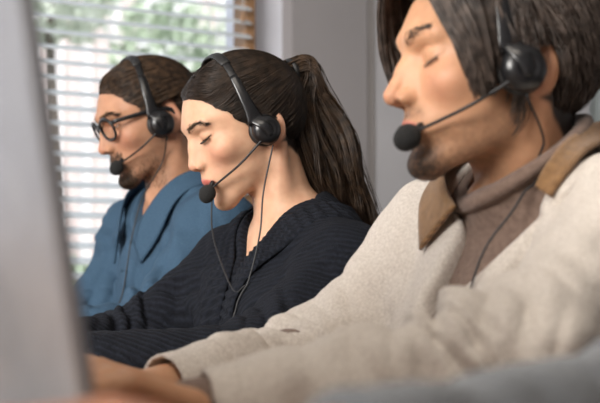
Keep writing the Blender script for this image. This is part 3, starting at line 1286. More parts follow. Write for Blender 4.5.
def surf_patch(fn, path, wdir, w0, w1, ns, nt, off, thick, rib=None, lift=None, edge_round=True):
    """strip laid on the surface fn=off: path (m,3) spine, wdir (m,3) side direction; widths from w0 to w1 (scalars or arrays over the path)"""
    S = spline(path, ns)
    D = spline(wdir, ns)
    D /= np.linalg.norm(D, axis=1, keepdims=True)
    w0 = spline(np.broadcast_to(np.asarray(w0, float), (len(path),)).copy(), ns)[:, 0]
    w1 = spline(np.broadcast_to(np.asarray(w1, float), (len(path),)).copy(), ns)[:, 0]
    t = np.linspace(0, 1, nt)
    G = S[:, None] + D[:, None] * (w0[:, None] + (w1 - w0)[:, None] * t[None])[..., None]
    p = project(fn, G.reshape(-1, 3), off, 6)
    g = grad(fn, p)
    lf = np.zeros((ns, nt)) if lift is None else lift(np.linspace(0, 1, ns)[:, None], t[None])
    th = np.full((ns, nt), thick)
    if rib is not None:
        th = th + rib(np.linspace(0, 1, ns)[:, None], t[None])
    if edge_round:
        e = np.minimum(t, 1 - t) * 2
        th = th * np.clip(.45 + 2.2 * e, 0, 1)[None]
    A = p + g * (lf.reshape(-1, 1) - .001)
    B = p + g * (lf + th).reshape(-1, 1)
    V = np.concatenate([B, A])
    n = ns * nt
    i, j = np.meshgrid(np.arange(ns - 1), np.arange(nt - 1), indexing='ij')
    a = (i * nt + j).ravel()
    top = np.stack([a, a + nt, a + nt + 1, a + 1], 1)
    bot = top[:, ::-1] + n
    side = []
    for jj in (0, nt - 1):
        b_ = np.arange(ns - 1) * nt + jj
        s_ = np.stack([b_, b_ + nt, b_ + nt + n, b_ + n], 1)
        side.append(s_ if jj else s_[:, ::-1])
    for ii in (0, ns - 1):
        b_ = ii * nt + np.arange(nt - 1)
        s_ = np.stack([b_, b_ + 1, b_ + 1 + n, b_ + n], 1)
        side.append(s_[:, ::-1] if ii else s_)
    # make winding outward
    Fc = np.concatenate([top, bot] + side)
    nrm = np.cross(V[top[0, 1]] - V[top[0, 0]], V[top[0, 3]] - V[top[0, 0]])
    if nrm @ g[0] < 0:
        Fc = Fc[:, ::-1]
    return V, Fc


# ------------------------------------------------------------------ headset
def headset(H, label, group, mic, cable, lean=12, hair=.012, yjoin=None, cup=(.004, -.004), cup_r=.027, cable2=None, side=0.0, over=None):
    """over-the-head call headset worn on head H; mic = position of the foam in head frame"""
    M = H.M
    w = .0745 * H.width + .012 + side * .4
    cL = np.array((cup[0], w, cup[1]))
    root = empty('headset', H.to_room(np.array([[0, 0, .14]]))[0], label, 'headset', group)
    bpy.context.view_layer.update()
    Rm = np.array(Matrix.Rotation(math.radians(lean), 4, 'Y'))
    # headband arc
    a = np.linspace(math.radians(4), math.radians(176), 60)
    top = .125 + hair
    hw = .0745 * H.width + .010 + side
    yy = (hw + .004 - side * .6 * np.exp(-(np.minimum(a, np.pi - a) / .35) ** 2)) * np.sign(np.cos(a)) * np.abs(np.cos(a)) ** .80
    zz = top * np.sin(a) ** .92
    arc = np.stack([np.zeros_like(a), yy, zz], 1)
    # follow the head: tilt forward about the ears
    arc = arc @ Rm[:3, :3].T
    nrm = np.stack([np.zeros_like(a), np.cos(a), np.sin(a)], 1) @ Rm[:3, :3].T
    arc[:, 0] += (cup[0] + .009) * (1 - np.sin(a) ** 2)
    i0, i1 = 14, 46
    MB().tube(arc[i0 - 5:i1 + 5], np.tile((.0017, .0062), (i1 - i0 + 10, 1)), 12, flat=nrm[i0 - 5:i1 + 5]).xform(M).build('headband', MAT['black'], root, True)
    MB().tube(arc[i0 + 4:i1 - 4], np.tile((.0034, .0085), (i1 - i0 - 8, 1)), 12, flat=nrm[i0 + 4:i1 - 4]).xform(M).build('headband_pad', MAT['leather'], root, True)
    for sg in (1, -1):
        sl = slice(0, i0) if sg > 0 else slice(len(a) - i0, len(a))
        A, Nn = arc[sl], nrm[sl]
        if sg < 0:
            A, Nn = A[::-1], Nn[::-1]
        t = np.linspace(0, 1, len(A))
        rad = np.stack([.0030 + .0012 * (1 - t), .0112 - .0040 * t + .0035 * np.exp(-((t - .02) / .14) ** 2)], 1)
        MB().tube(A, rad, 14, flat=Nn).xform(M).build('slider_arm', MAT['black_gloss'], root, True)
        # ear cup: axis along y
        c = cL * (1, sg, 1)
        Mc = M @ np.array(Matrix.Translation(c)) @ np.array(Matrix.Rotation(math.radians(-90 * sg), 4, 'X'))
        r = cup_r
        MB().lathe([(r * .55, -.013), (r * .98, -.012), (r * 1.04, -.007), (r * 1.02, -.001), (r * .9, .0)], Mc).build('ear_cushion', MAT['leather'], root, True)
        pr = [(r * .93, -.001), (r * .96, .003), (r * .93, .008), (r * .82, .0125), (r * .60, .016), (r * .45, .0168), (r * .40, .0158), (r * .2, .0162), (.0005, .0163)]
        sh = MB().lathe(pr, Mc).build('ear_cup', MAT['black_gloss'], root, True)
        MB().tube(spline([c + (.010, sg * .004, .024), c + (.007, sg * .0135, .013), c + (.003, sg * .0165, .002), c + (.001, sg * .0160, -.010)], 12), np.stack([np.full(12, .0030), np.linspace(.0120, .0050, 12)], 1), 12, flat=np.array((0, sg, 0))).xform(M).build('yoke', MAT['black_gloss'], sh, True)
    # microphone boom from the left cup
    p0 = cL + np.array((.012, .010, -.010))
    mic = np.array(mic, float)
    mid = p0 * .55 + mic * .45 + np.array((.000, .006, -.002))
    P = spline([p0 + (-.012, .002, .006), p0, mid, mic + (-.010, .003, .006), mic], 40)
    MB().tube(P, np.linspace(.0021, .0016, 40), 10).xform(M).build('microphone_boom', MAT['black'], root, True)
    d = P[-1] - P[-6]
    d /= np.linalg.norm(d)
    Mm = np.eye(4)
    Mm[:3, :3] = np.array(Vector(d).to_track_quat('Z', 'Y').to_matrix())
    Mm[:3, 3] = mic
    R = .0138
    prof = [(R * math.sin(x) * (1.0 if math.cos(x) > 0 else .96) + 1e-5, R * 1.12 * -math.cos(x)) for x in np.linspace(.35, math.pi - .01, 18)]
    MB().lathe([(.0035, -R * 1.25)] + prof, M @ Mm).build('microphone_foam', MAT['foam'], root, True)
    MB().lathe([(.0028, -R * 1.75), (.0036, -R * 1.6), (.0040, -R * 1.1), (.003, -R * .9)], M @ Mm).build('microphone_collar', MAT['black_gloss'], root, True)
    # cable in room space, starting at the cup
    st = H.to_room(np.array([cL + (-.001, .004, -.026)]))[0]
    def rest(C):
        if over is None:
            return C
        C = C.astype(F32)
        for _ in range(6):
            d = over(C)
            m = (d < .003) & (np.arange(len(C)) > 3)
            if not m.any():
                break
            g = grad(over, C[m], 2e-3)
            C[m] += g * np.clip(.0032 - d[m], 0, .02)[:, None]
        return spline(C[::3], len(C))
    C = rest(spline([st] + [np.array(c) for c in cable], 70))
    MB().tube(C, .0013, 8).build('cable', MAT['cable'], root, True)
    if cable2 is not None:
        MB().tube(rest(spline([np.array(c) for c in cable2], 60)), .0013, 8).build('cable', MAT['cable'], root, True)
    return root
#--SECTION PERSONS
GROUP = 'office workers seated in a row at the desk'
HR = Head((.836, 1.035, 1.10), -16, 3.8, 0, 1.0, ex=-.001, ew=1.22, lip=1.25, neck_to=(.915, 1.058, .952), neck_r=.057, lid=-38, gap=0, nose=.004, chin=.000, nose_w=1.05)
HW = Head((.890, 1.702, 1.108), -7, 24, 0, .935, width=.97, jaw=.93, female=True, neck_to=(.965, 1.685, .940), neck_r=.048, lid=-27, gap=14, brow=.55, nose=-.002, chin=-.002, nose_w=.95, lip=1.25)
HL = Head((.965, 2.25, 1.179), -4, 21, 0, .985, jaw=.95, neck_to=(1.03, 2.26, 1.01), neck_r=.056, lid=-20, gap=20, brow=1.1, nose=.002)

SKIN_R, SKIN_W, SKIN_L = (.50, .272, .155), (.60, .36, .235), (.47, .25, .15)


# ================================================================== man in the wool jacket (nearest)
JR = joints((.922, 1.060, .953), 0, (.900, .884, .926), (.912, 1.225, .928), (.705, .845, .818), (.745, 1.248, .782), (.448, .912, .780), (.528, 1.190, .772), (.955, 1.057, .52))
BR = Body(HR, JR, 1.0, slope=.105, hands=[hand_prims((.438, .914, .783), (-1, .04, .40), (.40, .0, 1), -1, .85), hand_prims((.518, 1.188, .773), (-1, -.10, .38), (.38, 0, 1), 1, .85)])


def part_hairline(q):
    """hairline of the man with the parted fringe"""
    return hairline_back(q) - .004


rootR = make_body('person', 'young man in an oatmeal wool jacket over a taupe roll-neck, nearest of the profiles', GROUP, BR,
                  dict(skin=SKIN_R, lips=(.46, .155, .12), stubble=(.055, .034, .024), beard=1.15, scalp=(.02, .014, .011), hairline=part_hairline, blush=(.50, .22, .14)))
lashes(HR, rootR, MAT['hair_dark'], length=.006)
face_hair(HR, rootR, 'eyebrow', MAT['hair_dark'], n=270, length=.0075, thick=1.75, arch=.0, r=.00020, tmax=.80, rise=.003)


def trim(S, c=(-.015, .082, .004), r=(.021, .024, .033)):
    """strands stop before they would cover an ear"""
    q = S.reshape(-1, 3).astype(F32).copy()
    q[:, 1] = np.abs(q[:, 1])
    bad = (ell(q, c, r) < 0).reshape(S.shape[:2])
    first = np.where(bad.any(1), bad.argmax(1), S.shape[1])
    keep = first > 3
    S, first = S[keep], first[keep]
    i = np.minimum(np.arange(S.shape[1])[None], np.maximum(first - 1, 1)[:, None])
    return np.take_along_axis(S, i[..., None], 1)


def hair_object(head, root, parts, mat, name='hair'):
    V, Fq = join(parts)
    return add_mesh(name, V, Fq, mat, root)


def hair_cap(head, hl, off, h=.0022, seed=0, zmin=-.085, extra=None):
    def fn(q):
        hv = hl(q)
        d = head.base(q) - off(q) * (.12 + .88 * sstep(.002, -.030, hv))
        d = smax(d, hv + .010, .003)
        d = smax(d, zmin - q[:, 2], .006)
        # leave the ears clear
        m = q.copy(); m[:, 1] = np.abs(m[:, 1])
        d = smax(d, -ell(m, (-.014, .080, .002), (.024, .030, .036)), .005)
        if extra is not None:
            d = extra(q, d)
        return d
    P, Fc = extract(fn, (-.15, -.12, -.12), (.13, .12, .175), h, factor=5)
    return head.to_room(P), Fc


def to_room_strands(head, S, r0, r1=None):
    V, Fq = strands(head.to_room(S.reshape(-1, 3)).reshape(S.shape), r0, r1)
    return V, Fq


# --- hair: crown and back combed out from the whorl, plus parted curtains
def field_R(p, i):
    d = p - np.array((.035, 0, .12), F32)
    d = d / (np.linalg.norm(d, axis=1, keepdims=True) + .02)
    d[:, 2] -= .9
    d[:, 0] -= .25 * sstep(.02, .10, p[:, 2])
    return d + .22 * np.stack([vnoise(p * 28), vnoise(p * 28 + 9), vnoise(p * 28 + 17)], 1)


hlR = lambda q: part_hairline(q) + .012 * sstep(.05, .02, q[:, 2])
q = scalp_roots(HR, 3600, lambda q: np.maximum(part_hairline(q), np.abs(q[:, 1]) * 0 - .01 - 0 * q[:, 2]), 11, -.070)
q = q[q[:, 0] < .030]
r_ = np.random.default_rng(2)
n_ = len(q); k_ = 12
L_ = (.055 + .045 * sstep(.02, .10, q[:, 2])) * r_.uniform(.75, 1.1, n_)
off_ = (.002 + (.012 + .010 * r_.random((n_, 1))) * np.sin(np.linspace(.05, 2.6, k_))[None] * sstep(-.08, .03, q[:, 2])[:, None])
SR = walk(HR, q, field_R, L_ / (k_ - 1), k_, off_)
parts = [hair_cap(HR, part_hairline, lambda q: .006 + .009 * sstep(-.05, .04, q[:, 2]), zmin=-.068), to_room_strands(HR, trim(SR, (-.019, .082, -.003), (.016, .024, .023)), .0008, .0003)]
for sg, seed in ((1, 21), (-1, 22)):
    gs = [[(.078, .004, .100), (.092, .024, .114), (.094, .052, .096), (.084, .072, .060), (.070, .082, .025), (.061, .083, .000), (.056, .080, -.018)],
          [(.072, .004, .108), (.090, .030, .122), (.090, .062, .100), (.075, .082, .060), (.061, .090, .020), (.053, .089, -.008), (.049, .085, -.028)],
          [(.050, .004, .121), (.066, .036, .133), (.066, .072, .106), (.052, .089, .062), (.044, .089, .022), (.038, .085, -.004), (.035, .080, -.018)],
          [(.020, .004, .130), (.034, .042, .140), (.036, .078, .108), (.028, .088, .066), (.024, .087, .046), (.022, .084, .034), (.020, .081, .026)],
          [(-.010, .004, .132), (-.004, .044, .142), (-.004, .080, .108), (-.008, .088, .070), (-.011, .087, .054), (-.012, .085, .044), (-.013, .083, .038)]]
    if sg < 0:
        # the far curtain hangs further forward
        gs[0] = [(.082, .004, .098), (.100, .024, .108), (.104, .048, .088), (.099, .064, .054), (.094, .070, .030), (.091, .070, .012), (.088, .068, -.004)]
        gs[1] = [(.072, .004, .108), (.092, .030, .118), (.094, .058, .096), (.086, .074, .056), (.080, .078, .026), (.075, .077, .006), (.072, .074, -.010)]
    gs = [[(a, b * sg, c) for a, b, c in g] for g in gs]
    S = lock_strands(gs, 4200, 18, .0022, .0034, seed, wave=.0015, wave_n=1.6, clump=16)
    parts.append(to_room_strands(HR, trim(S, (-.019, .082, -.003), (.016, .024, .023)), .00065, .0003))
hair_object(HR, rootR, parts, MAT['hair_dark'])

# --- beard
r_ = np.random.default_rng(33)
qq = r_.uniform((.04, -.055, -.112), (.115, .055, -.030), (9000, 3)).astype(F32)
qq = project(HR.full, qq, 0, 5)
y_ = np.abs(qq[:, 1])
chin_ = 1.3 * np.exp(-((qq[:, 0] - .090) / .024) ** 2 - (y_ / .022) ** 2 - ((qq[:, 2] + .088) / .017) ** 2)
mous_ = .10 * np.exp(-((qq[:, 2] + .0385) / .0035) ** 2) * (y_ < .024) * (qq[:, 0] > .085)
jaw_ = .0 * sstep(-.060, -.085, qq[:, 2] + (qq[:, 0] - .06) * .3)
sel = (r_.random(len(qq)) < chin_ + mous_ + jaw_) & (chin_ + mous_ > .12) & (np.abs(qq[:, 2] + .0512) > .009)
qs = qq[sel][:2600]
S = short_hairs(HR, qs, (.1, 0, -1), .0036, 4, .0010, 5)
V, Fq = to_room_strands(HR, S, .00022)
add_mesh('beard', V, Fq, MAT['hair_dark'], rootR)


# --- roll-neck
def nk_axis(H, J):
    a = H.to_room(np.array([(-.020, 0, -.035)]))[0]
    return a, H.to_room(H.nk[None])[0]


def rollneck(p):
    d = BR.torso(p, .008)
    for sd in 'LR':
        d = smin(d, BR.arm(p, sd, .005), .04)
    a, b = nk_axis(HR, JR)
    q = HR.to_head(p)
    a = a + np.array((-.006, 0, 0))
    b = b + np.array((-.008, 0, 0))
    n = cap(p, a, b, .0665, .0760)
    top = q[:, 2] + .100 + .62 * q[:, 0]
    n = smax(n, top, .005)
    fold = smax(cap(p, a, b, .0720, .0770), np.maximum(top + .001, -(top + .045)), .006)
    n = smin(n, fold, .002)
    n = n - .0012 * np.sin(vnoise(p * 22) * 4 + p[:, 2] * 260) * sstep(.0, -.01, top)
    roll = np.sqrt((cap(p, a, b, .0700, .0770)) ** 2 + (top + .010) ** 2) - F32(.0105)
    n = smin(n, roll, .004)
    d = smin(d, n, .022)
    d = d + .0022 * vnoise(p * np.array((26, 26, 9), F32))
    hole = smax(cap(p, a, b, .0615, .0620), -(top + .035), .002)
    return smax(d, -hole, .003)


lo_, hi_ = np.array((.66, .78, .60)), np.array((1.12, 1.34, 1.08))


def clip_box(d, p, lo, hi):
    b = np.max(np.concatenate([lo - p, p - hi], 1), 1).astype(F32)
    return np.maximum(d, b)


garment('rollneck_sweater', lambda p: clip_box(rollneck(p), p, lo_ + .01, hi_ - .01), lo_, hi_, .0030, MAT['taupe'], rootR)
# knit cuffs showing at the wrists
for sd in 'L':
    w_, e_ = JR['wr' + sd], JR['el' + sd]
    ax = (w_ - e_) / np.linalg.norm(w_ - e_)
    MB().tube(spline([w_ - ax * .03, w_ + ax * .01, w_ + ax * .030], 12), np.concatenate([np.full(10, .0335), [.0330, .0310]]), 24).build('sweater_cuff', MAT['taupe'], rootR, True)


# --- wool jacket
def local(p, J):
    q = p - J['neck'].astype(F32)
    f = J['fwd'].astype(F32)
    l = np.cross((0, 0, 1), J['fwd']).astype(F32)
    return q @ f, q @ l, q[:, 2]


def jacket_solid(p):
    return BR.torso(p, .026)


def jacket(p):
    f, l, z = local(p, JR)
    d = jacket_solid(p)
    d = d + .005 * vnoise(p * np.array((9, 9, 9), F32)) * sstep(-.02, -.10, z)
    fold = np.sin((l * 1.0 + z * .75) * 95 + 3 * vnoise(p * 8)) * np.exp(-((np.abs(l) - .13) / .045) ** 2) * sstep(.0, .06, f) * .004
    d = d + fold
    for sd in 'LR':
        sh, e, w_ = JR['sh' + sd], JR['el' + sd], JR['wr' + sd]
        a = BR.arm(p, sd, .018, .62)
        ax = ((w_ - e) / np.linalg.norm(w_ - e)).astype(F32)
        s = (p - w_.astype(F32)) @ ax
        a = a + arm_folds(p, e, w_, sh, .0125, 3.3 if sd == 'L' else 8.1, 175) * (.12 + .88 * sstep(-.02, -.09, s))
        a = smax(a, s - .006, .004)
        hem = np.exp(-((s + .022) / .003) ** 2)
        a = a + .0010 * hem
        a = smax(a, -smax(cap(p, w_ - ax * .05, w_ + ax * .1, .0345), -(s + .035), .003), .003)
        ed = sstep(-.02, -.07, s)
        s1 = (p - e.astype(F32)) @ ax
        for s0, sl, am in ((.030, .45, .007), (.052, .30, .010), (.078, .55, .008), (.112, -.25, .005), (.150, .35, .004)):
            a = a + F32(am) * np.exp(-((s1 - s0 - sl * (p[:, 2] - e[2]) - .010 * vnoise(p * 16)) / .0065) ** 2)
        d = smin(d, a + wrinkles(p, JR, .0035, 2.5, .9) * ed, .050)
    wv = np.interp(z, (-.46, -.34, -.24, -.15, -.09, -.044, .0, .05, .12), (-.006, .002, .008, .014, .024, .036, .052, .070, .085)).astype(F32)
    l0 = np.interp(z, (-.22, -.09, -.044, .0, .05), (-.012, -.004, .018, .044, .030)).astype(F32)
    cut = np.maximum(np.abs(l - l0) - wv, .012 - f)
    d = smax(d, -cut, .014)
    pl = np.stack([f, l, z], 1).astype(F32)
    for c0, c1, r in (((.085, .125, .010), (.060, .175, .040), .0035), ((.098, .105, -.010), (.115, .090, -.060), .0040), ((.115, .090, -.060), (.130, .088, -.110), .003),
                      ((.120, .120, -.060), (.085, .165, -.015), .003)):
        d = smax(d, -cap(pl, c0, c1, r, r * .5), .016)
    a, b = nk_axis(HR, JR)
    d = smax(d, -cap(p, a, b, .083, .085), .012)
    return d


lo_, hi_ = np.array((.38, .68, .58)), np.array((1.16, 1.42, 1.08))
garment('wool_jacket', lambda p: clip_box(jacket(p), p, lo_ + .012, hi_ - .012), lo_, hi_, .0034, MAT['wool'], rootR)


def strip_local(J, pts):
    f, l = J['fwd'], np.cross((0, 0, 1), J['fwd'])
    return [J['neck'] + f * a + l * b + np.array((0, 0, c)) for a, b, c in pts]


def dirs_local(J, pts):
    f, l = J['fwd'], np.cross((0, 0, 1), J['fwd'])
    return [f * a + l * b + np.array((0, 0, c)) for a, b, c in pts]


MAT['corduroy'] = noise_mat('tan_corduroy', (.17, .085, .030), (.27, .145, .058), 120, .85, bump=.5, bump_scale=400, sheen=.2)
rib_knit(MAT['corduroy'], 150, 'DIAGONAL', .75, .0008)
path = strip_local(JR, [(.104, -.006, .000), (.098, -.032, .022), (.050, -.062, .034), (-.005, -.072, .042), (-.055, -.056, .056), (-.076, 0, .066), (-.056, .056, .068), (-.012, .078, .078), (.028, .096, .058), (.056, .108, .032), (.074, .112, .008)])
wd = dirs_local(JR, [(.13, -.86, -.50), (.07, -.96, -.20), (.05, -.9, -.35), (0, -.8, -.6), (-.5, -.5, -.7), (-.7, 0, -.7), (-.5, .5, -.7), (-.1, .8, -.5), (.1, .9, -.3), (.2, .9, -.2), (.2, .9, -.2)])
V, Fq = surf_patch(jacket_solid, path, wd, -.008, [.072, .070, .052, .040, .034, .030, .024, .018, .016, .014, .006], 110, 14, .006, .005,
                   rib=lambda s, t: .0006 * np.sin(s * 700), lift=lambda s, t: .012 * (1 - t) ** 2 + 0 * s)
add_mesh('corduroy_collar', V, Fq, MAT['corduroy'], rootR)

# ================================================================== woman with the ponytail
JW = joints((.965, 1.685, .940), 0, (.960, 1.530, .895), (.940, 1.845, .905), (.815, 1.490, .772), (.800, 1.895, .772), (.56, 1.53, .785), (.54, 1.81, .785), (1.01, 1.68, .52))
BW = Body(HW, JW, .90, female=True, slope=.03, hands=[hand_prims((.55, 1.532, .783), (-1, .05, -.1), (-.1, 0, 1), -1, .5, scale=.9), hand_prims((.53, 1.808, .783), (-1, -.08, -.1), (-.1, 0, 1), 1, .5, scale=.9)])
rootW = make_body('person', 'young woman with a long dark ponytail in a black knitted V-neck sweater', GROUP, BW,
                  dict(skin=SKIN_W, lips=(.50, .13, .11), scalp=(.02, .014, .010), hairline=hairline_back, blush=(.62, .27, .18)))
eyes(HW, rootW)
lashes(HW, rootW, MAT['hair_black'], length=.0075)
face_hair(HW, rootW, 'eyebrow', MAT['hair_black'], n=330, length=.0070, thick=1.3, r=.00024)

TW = np.array((-.099, 0, .060), F32)


def pull_to(T, sweep=.0):
    def f(p, i):
        d = T - p
        d = d / (np.linalg.norm(d, axis=1, keepdims=True) + 1e-6)
        front = sstep(-.01, .05, p[:, 0]) * sstep(.075, .03, np.abs(p[:, 1]))
        d[:, 1] += sweep * front * np.where(p[:, 1] >= 0, 1, -1)
        d[:, 2] -= sweep * .55 * front * sstep(.0, .03, np.abs(p[:, 1]))
        return d + .10 * np.stack([vnoise(p * 40), vnoise(p * 40 + 9), vnoise(p * 40 + 17)], 1)
    return f


def pulled_hair(head, T, n, k, seed, vol, hl=hairline_back, zmin=-.08, sweep=.0, edge=2600):
    ear = lambda q: -ell(np.stack([q[:, 0], np.abs(q[:, 1]), q[:, 2]], 1), (-.012, .080, -.002), (.020, .030, .030))
    hh = lambda q: np.maximum(hl(q), ear(q))
    q = scalp_roots(head, n, hh, seed, zmin)
    qe = scalp_roots(head, edge * 12, lambda q: np.maximum(hh(q) - .002, -(hl(q) + .010)), seed + 5, zmin)
    qe = qe[qe[:, 0] > .0][:edge]
    qm = scalp_roots(head, edge * 12, lambda q: np.maximum(hh(q), np.abs(q[:, 1]) - .007), seed + 9, .06)
    q = np.concatenate([q, qe, qm[qm[:, 0] > -.02][:edge // 2]])
    r = np.random.default_rng(seed + 1)
    dist = np.linalg.norm(q - T, axis=1)
    L = dist * (1.22 + sweep * .10)
    t = np.linspace(0, 1, k)
    top = (vol * (.80 + .30 * r.random(len(q))))
    rise = np.where(np.arange(len(q)) < n, 7.0, 4.0)
    start = np.where(hl(q) > -.010, .0006, .0026)
    off = start[:, None] + top[:, None] * np.minimum(t[None] * rise[:, None], 1) * np.clip(dist / .08, .3, 1)[:, None]
    return walk(head, q, pull_to(T, sweep), L / (k - 1), k, off)


SW = pulled_hair(HW, TW, 9000, 20, 41, .0085, sweep=1.0)
partsW = [hair_cap(HW, hairline_back, lambda q: .0012 + 0 * q[:, 2], zmin=-.075), to_room_strands(HW, SW, .0006, .0005)]
hair_object(HW, rootW, partsW, MAT['hair_black'])
tie = HW.to_room(TW[None].astype(float) + (-.012, 0, .002))[0]
Mt = np.eye(4)
Mt[:3, :3] = np.array(Vector((.95, 0, .25)).to_track_quat('Z', 'Y').to_matrix())
Mt[:3, 3] = tie
tor = MB().tube([Mt[:3, :3] @ np.array((.019 * math.cos(t), .019 * math.sin(t), 0)) + tie for t in np.linspace(0, 2 * math.pi, 33)], .005, 10, caps=False)
tor.build('hair_tie', MAT['leather'], rootW, True)
gsW = []
for dv, du, dz in ((-.020, 0, .0), (-.035, .012, -.006), (-.012, .020, .010), (.010, .010, .008), (.028, .004, -.004), (.0, -.022, -.006), (-.025, -.020, -.01)):
    g = [tie + (-.012, dv * .3, dz * .3 + 0), tie + (.022, dv * .6, dz + .010), (.990 + du * .8, 1.70 + dv, 1.170 + dz), (1.012 + du * 1.5, 1.70 + dv * 1.5, 1.108 + dz * .5), (1.030 + du * 1.6, 1.70 + dv * 1.6, 1.035), (1.055 + du * 1.4, 1.70 + dv * 1.4, .975), (1.088 + du, 1.70 + dv, .922), (1.100 + du * .6, 1.70 + dv * .6, .885)]
    gsW.append(g)
S = lock_strands(gsW, 3400, 30, .0050, .0120, 52, wave=.0095, wave_n=2.8, clump=30)
S2 = lock_strands(gsW, 130, 30, .005, .020, 53, wave=.010, wave_n=2.6, clump=2)
Vp, Fp = join([strands(S, .0008, .0004), strands(S2, .0005, .0002)])
add_mesh('ponytail', Vp, Fp, MAT['hair_brown'], rootW)


def sweater_solid(p):
    d = BW.torso(p, .013)
    return d


def sweater(p):
    f, l, z = local(p, JW)
    d = sweater_solid(p) + .004 * vnoise(p * 12) * sstep(0, -.08, z)
    d = d + .0035 * np.sin((np.abs(l) * .9 - z * .7) * 110 + 3 * vnoise(p * 9)) * np.exp(-((np.abs(l) - .12) / .04) ** 2) * sstep(.0, .05, f)
    for sd in 'LR':
        sh, e, w_ = JW['sh' + sd], JW['el' + sd], JW['wr' + sd]
        a = BW.arm(p, sd, .016, .7) + arm_folds(p, e, w_, sh, .0085, 13.3 if sd == 'L' else 18.1, 200)
        ax = ((w_ - e) / np.linalg.norm(w_ - e)).astype(F32)
        a = smax(a, (p - w_.astype(F32)) @ ax - .01, .006)
        d = smin(d, a, .03)
    d = d + wrinkles(p, JW, .0050, 5.5) * sstep(.03, -.03, z)
    wv = np.interp(z, (-.20, -.075, -.045, -.02, .02, .06), (-.03, -.006, .006, .018, .046, .060)).astype(F32)
    d = smax(d, -np.maximum(np.abs(l) - wv, .0 - f), .006)
    a, b = nk_axis(HW, JW)
    return smax(d, -cap(p, a, b, .060, .062), .008)


lo_, hi_ = np.array((.48, 1.36, .58)), np.array((1.20, 2.04, 1.04))
garment('knit_sweater', lambda p: clip_box(sweater(p), p, lo_ + .012, hi_ - .012), lo_, hi_, .0036, MAT['navy'], rootW)
path = strip_local(JW, [(.118, -.003, -.20), (.108, -.006, -.12), (.086, -.018, -.048), (.050, -.048, -.005), (.0, -.066, .020), (-.045, -.050, .036), (-.062, 0, .042), (-.045, .050, .036), (.0, .066, .020), (.050, .048, -.005), (.086, .018, -.048), (.108, .006, -.12), (.118, .003, -.20)])
wd = dirs_local(JW, [(.1, -1, -.1), (.1, -1, -.15), (.1, -1, -.2), (.1, -.9, -.3), (0, -.85, -.5), (-.5, -.5, -.6), (-.75, 0, -.65), (-.5, .5, -.6), (0, .85, -.5), (.1, .9, -.3), (.1, 1, -.2), (.1, 1, -.15), (.1, 1, -.1)])
V, Fq = surf_patch(sweater_solid, path, wd, -.004, .050, 340, 12, .001, .006, rib=lambda s, t: .0022 * np.sin(s * 2 * np.pi * 74) + 0 * t)
add_mesh('ribbed_collar', V, Fq, MAT['navy'], rootW)

# ================================================================== man with glasses (farthest)
JL = joints((1.03, 2.26, 1.01), 0, (1.03, 2.085, .965), (1.01, 2.435, .965), (.905, 2.05, .790), (.945, 2.465, .785), (.63, 2.11, .778), (.67, 2.39, .775), (1.10, 2.26, .52))
BL = Body(HL, JL, 1.0, slope=.005, hands=[hand_prims((.62, 2.112, .776), (-1, .05, -.1), (-.1, 0, 1), -1, .5), hand_prims((.66, 2.388, .774), (-1, -.08, -.1), (-.1, 0, 1), 1, .5)])
rootL = make_body('person', 'bearded man with slicked-back brown hair in a blue denim shirt by the window', GROUP, BL,
                  dict(skin=SKIN_L, lips=(.40, .17, .13), stubble=(.045, .028, .020), beard=.9, scalp=(.025, .016, .012), hairline=hairline_back, blush=(.50, .21, .14)), h_head=.0018)
eyes(HL, rootL)
face_hair(HL, rootL, 'eyebrow', MAT['hair_brown'], n=220, length=.009, thick=1.2, r=.0004)
TL = np.array((-.095, 0, .045), F32)
SL_ = pulled_hair(HL, TL, 5200, 16, 61, .0095, sweep=.25, edge=1600)
hair_object(HL, rootL, [hair_cap(HL, hairline_back, lambda q: .0012 + 0 * q[:, 2], h=.0028, zmin=-.06), to_room_strands(HL, trim(SL_), .0008, .0006)], MAT['hair_brown'])
# bun
cB = np.array((-.112, 0, .048))
r_ = np.random.default_rng(71)
Sb = []
for i in range(420):
    a0 = r_.uniform(0, 6.28); tl = r_.normal() * .5
    t = np.linspace(0, 1, 14) * r_.uniform(2.2, 4.2) + a0
    rr = r_.uniform(.016, .025)
    pts = np.stack([np.sin(tl) * rr * np.cos(t) * .8, rr * np.cos(t), rr * np.sin(t)], 1)
    pts[:, 0] += np.sqrt(max(1e-6, .025 ** 2 - rr ** 2)) * r_.choice([-1, 1])
    Sb.append(cB + pts)
Vb, Fb = to_room_strands(HL, np.array(Sb), .0013, .0010)
Pb, Fcb = extract(lambda q: ell(q, cB, (.019, .022, .022)), cB - .04, cB + .04, .003)
Vb, Fb = join([(Vb, Fb), (HL.to_room(Pb), Fcb)])
add_mesh('hair_bun', Vb, Fb, MAT['hair_brown'], rootL)
# beard
r_ = np.random.default_rng(73)
qq = r_.uniform((.03, -.060, -.116), (.115, .060, -.028), (9000, 3)).astype(F32)
qq = project(HL.full, qq, 0, 5)
y_ = np.abs(qq[:, 1])
chin_ = 1.6 * np.exp(-((qq[:, 0] - .094) / .018) ** 2 - (y_ / .019) ** 2 - ((qq[:, 2] + .091) / .014) ** 2)
mous_ = 1.1 * np.exp(-((qq[:, 2] + .0375) / .0055) ** 2) * (y_ < .028) * (qq[:, 0] > .082)
jaw_ = .10 * sstep(-.050, -.08, qq[:, 2] + (qq[:, 0] - .06) * .3)
qs = qq[(r_.random(len(qq)) < chin_ + mous_ + jaw_) & (np.abs(qq[:, 2] + .0512) > .0085)][:2600]
V, Fq = to_room_strands(HL, short_hairs(HL, qs, (.15, 0, -1), .0065, 4, .0022, 5), .0004)
add_mesh('beard', V, Fq, MAT['hair_brown'], rootL)


def shirt_solid(p):
    return BL.torso(p, .018)


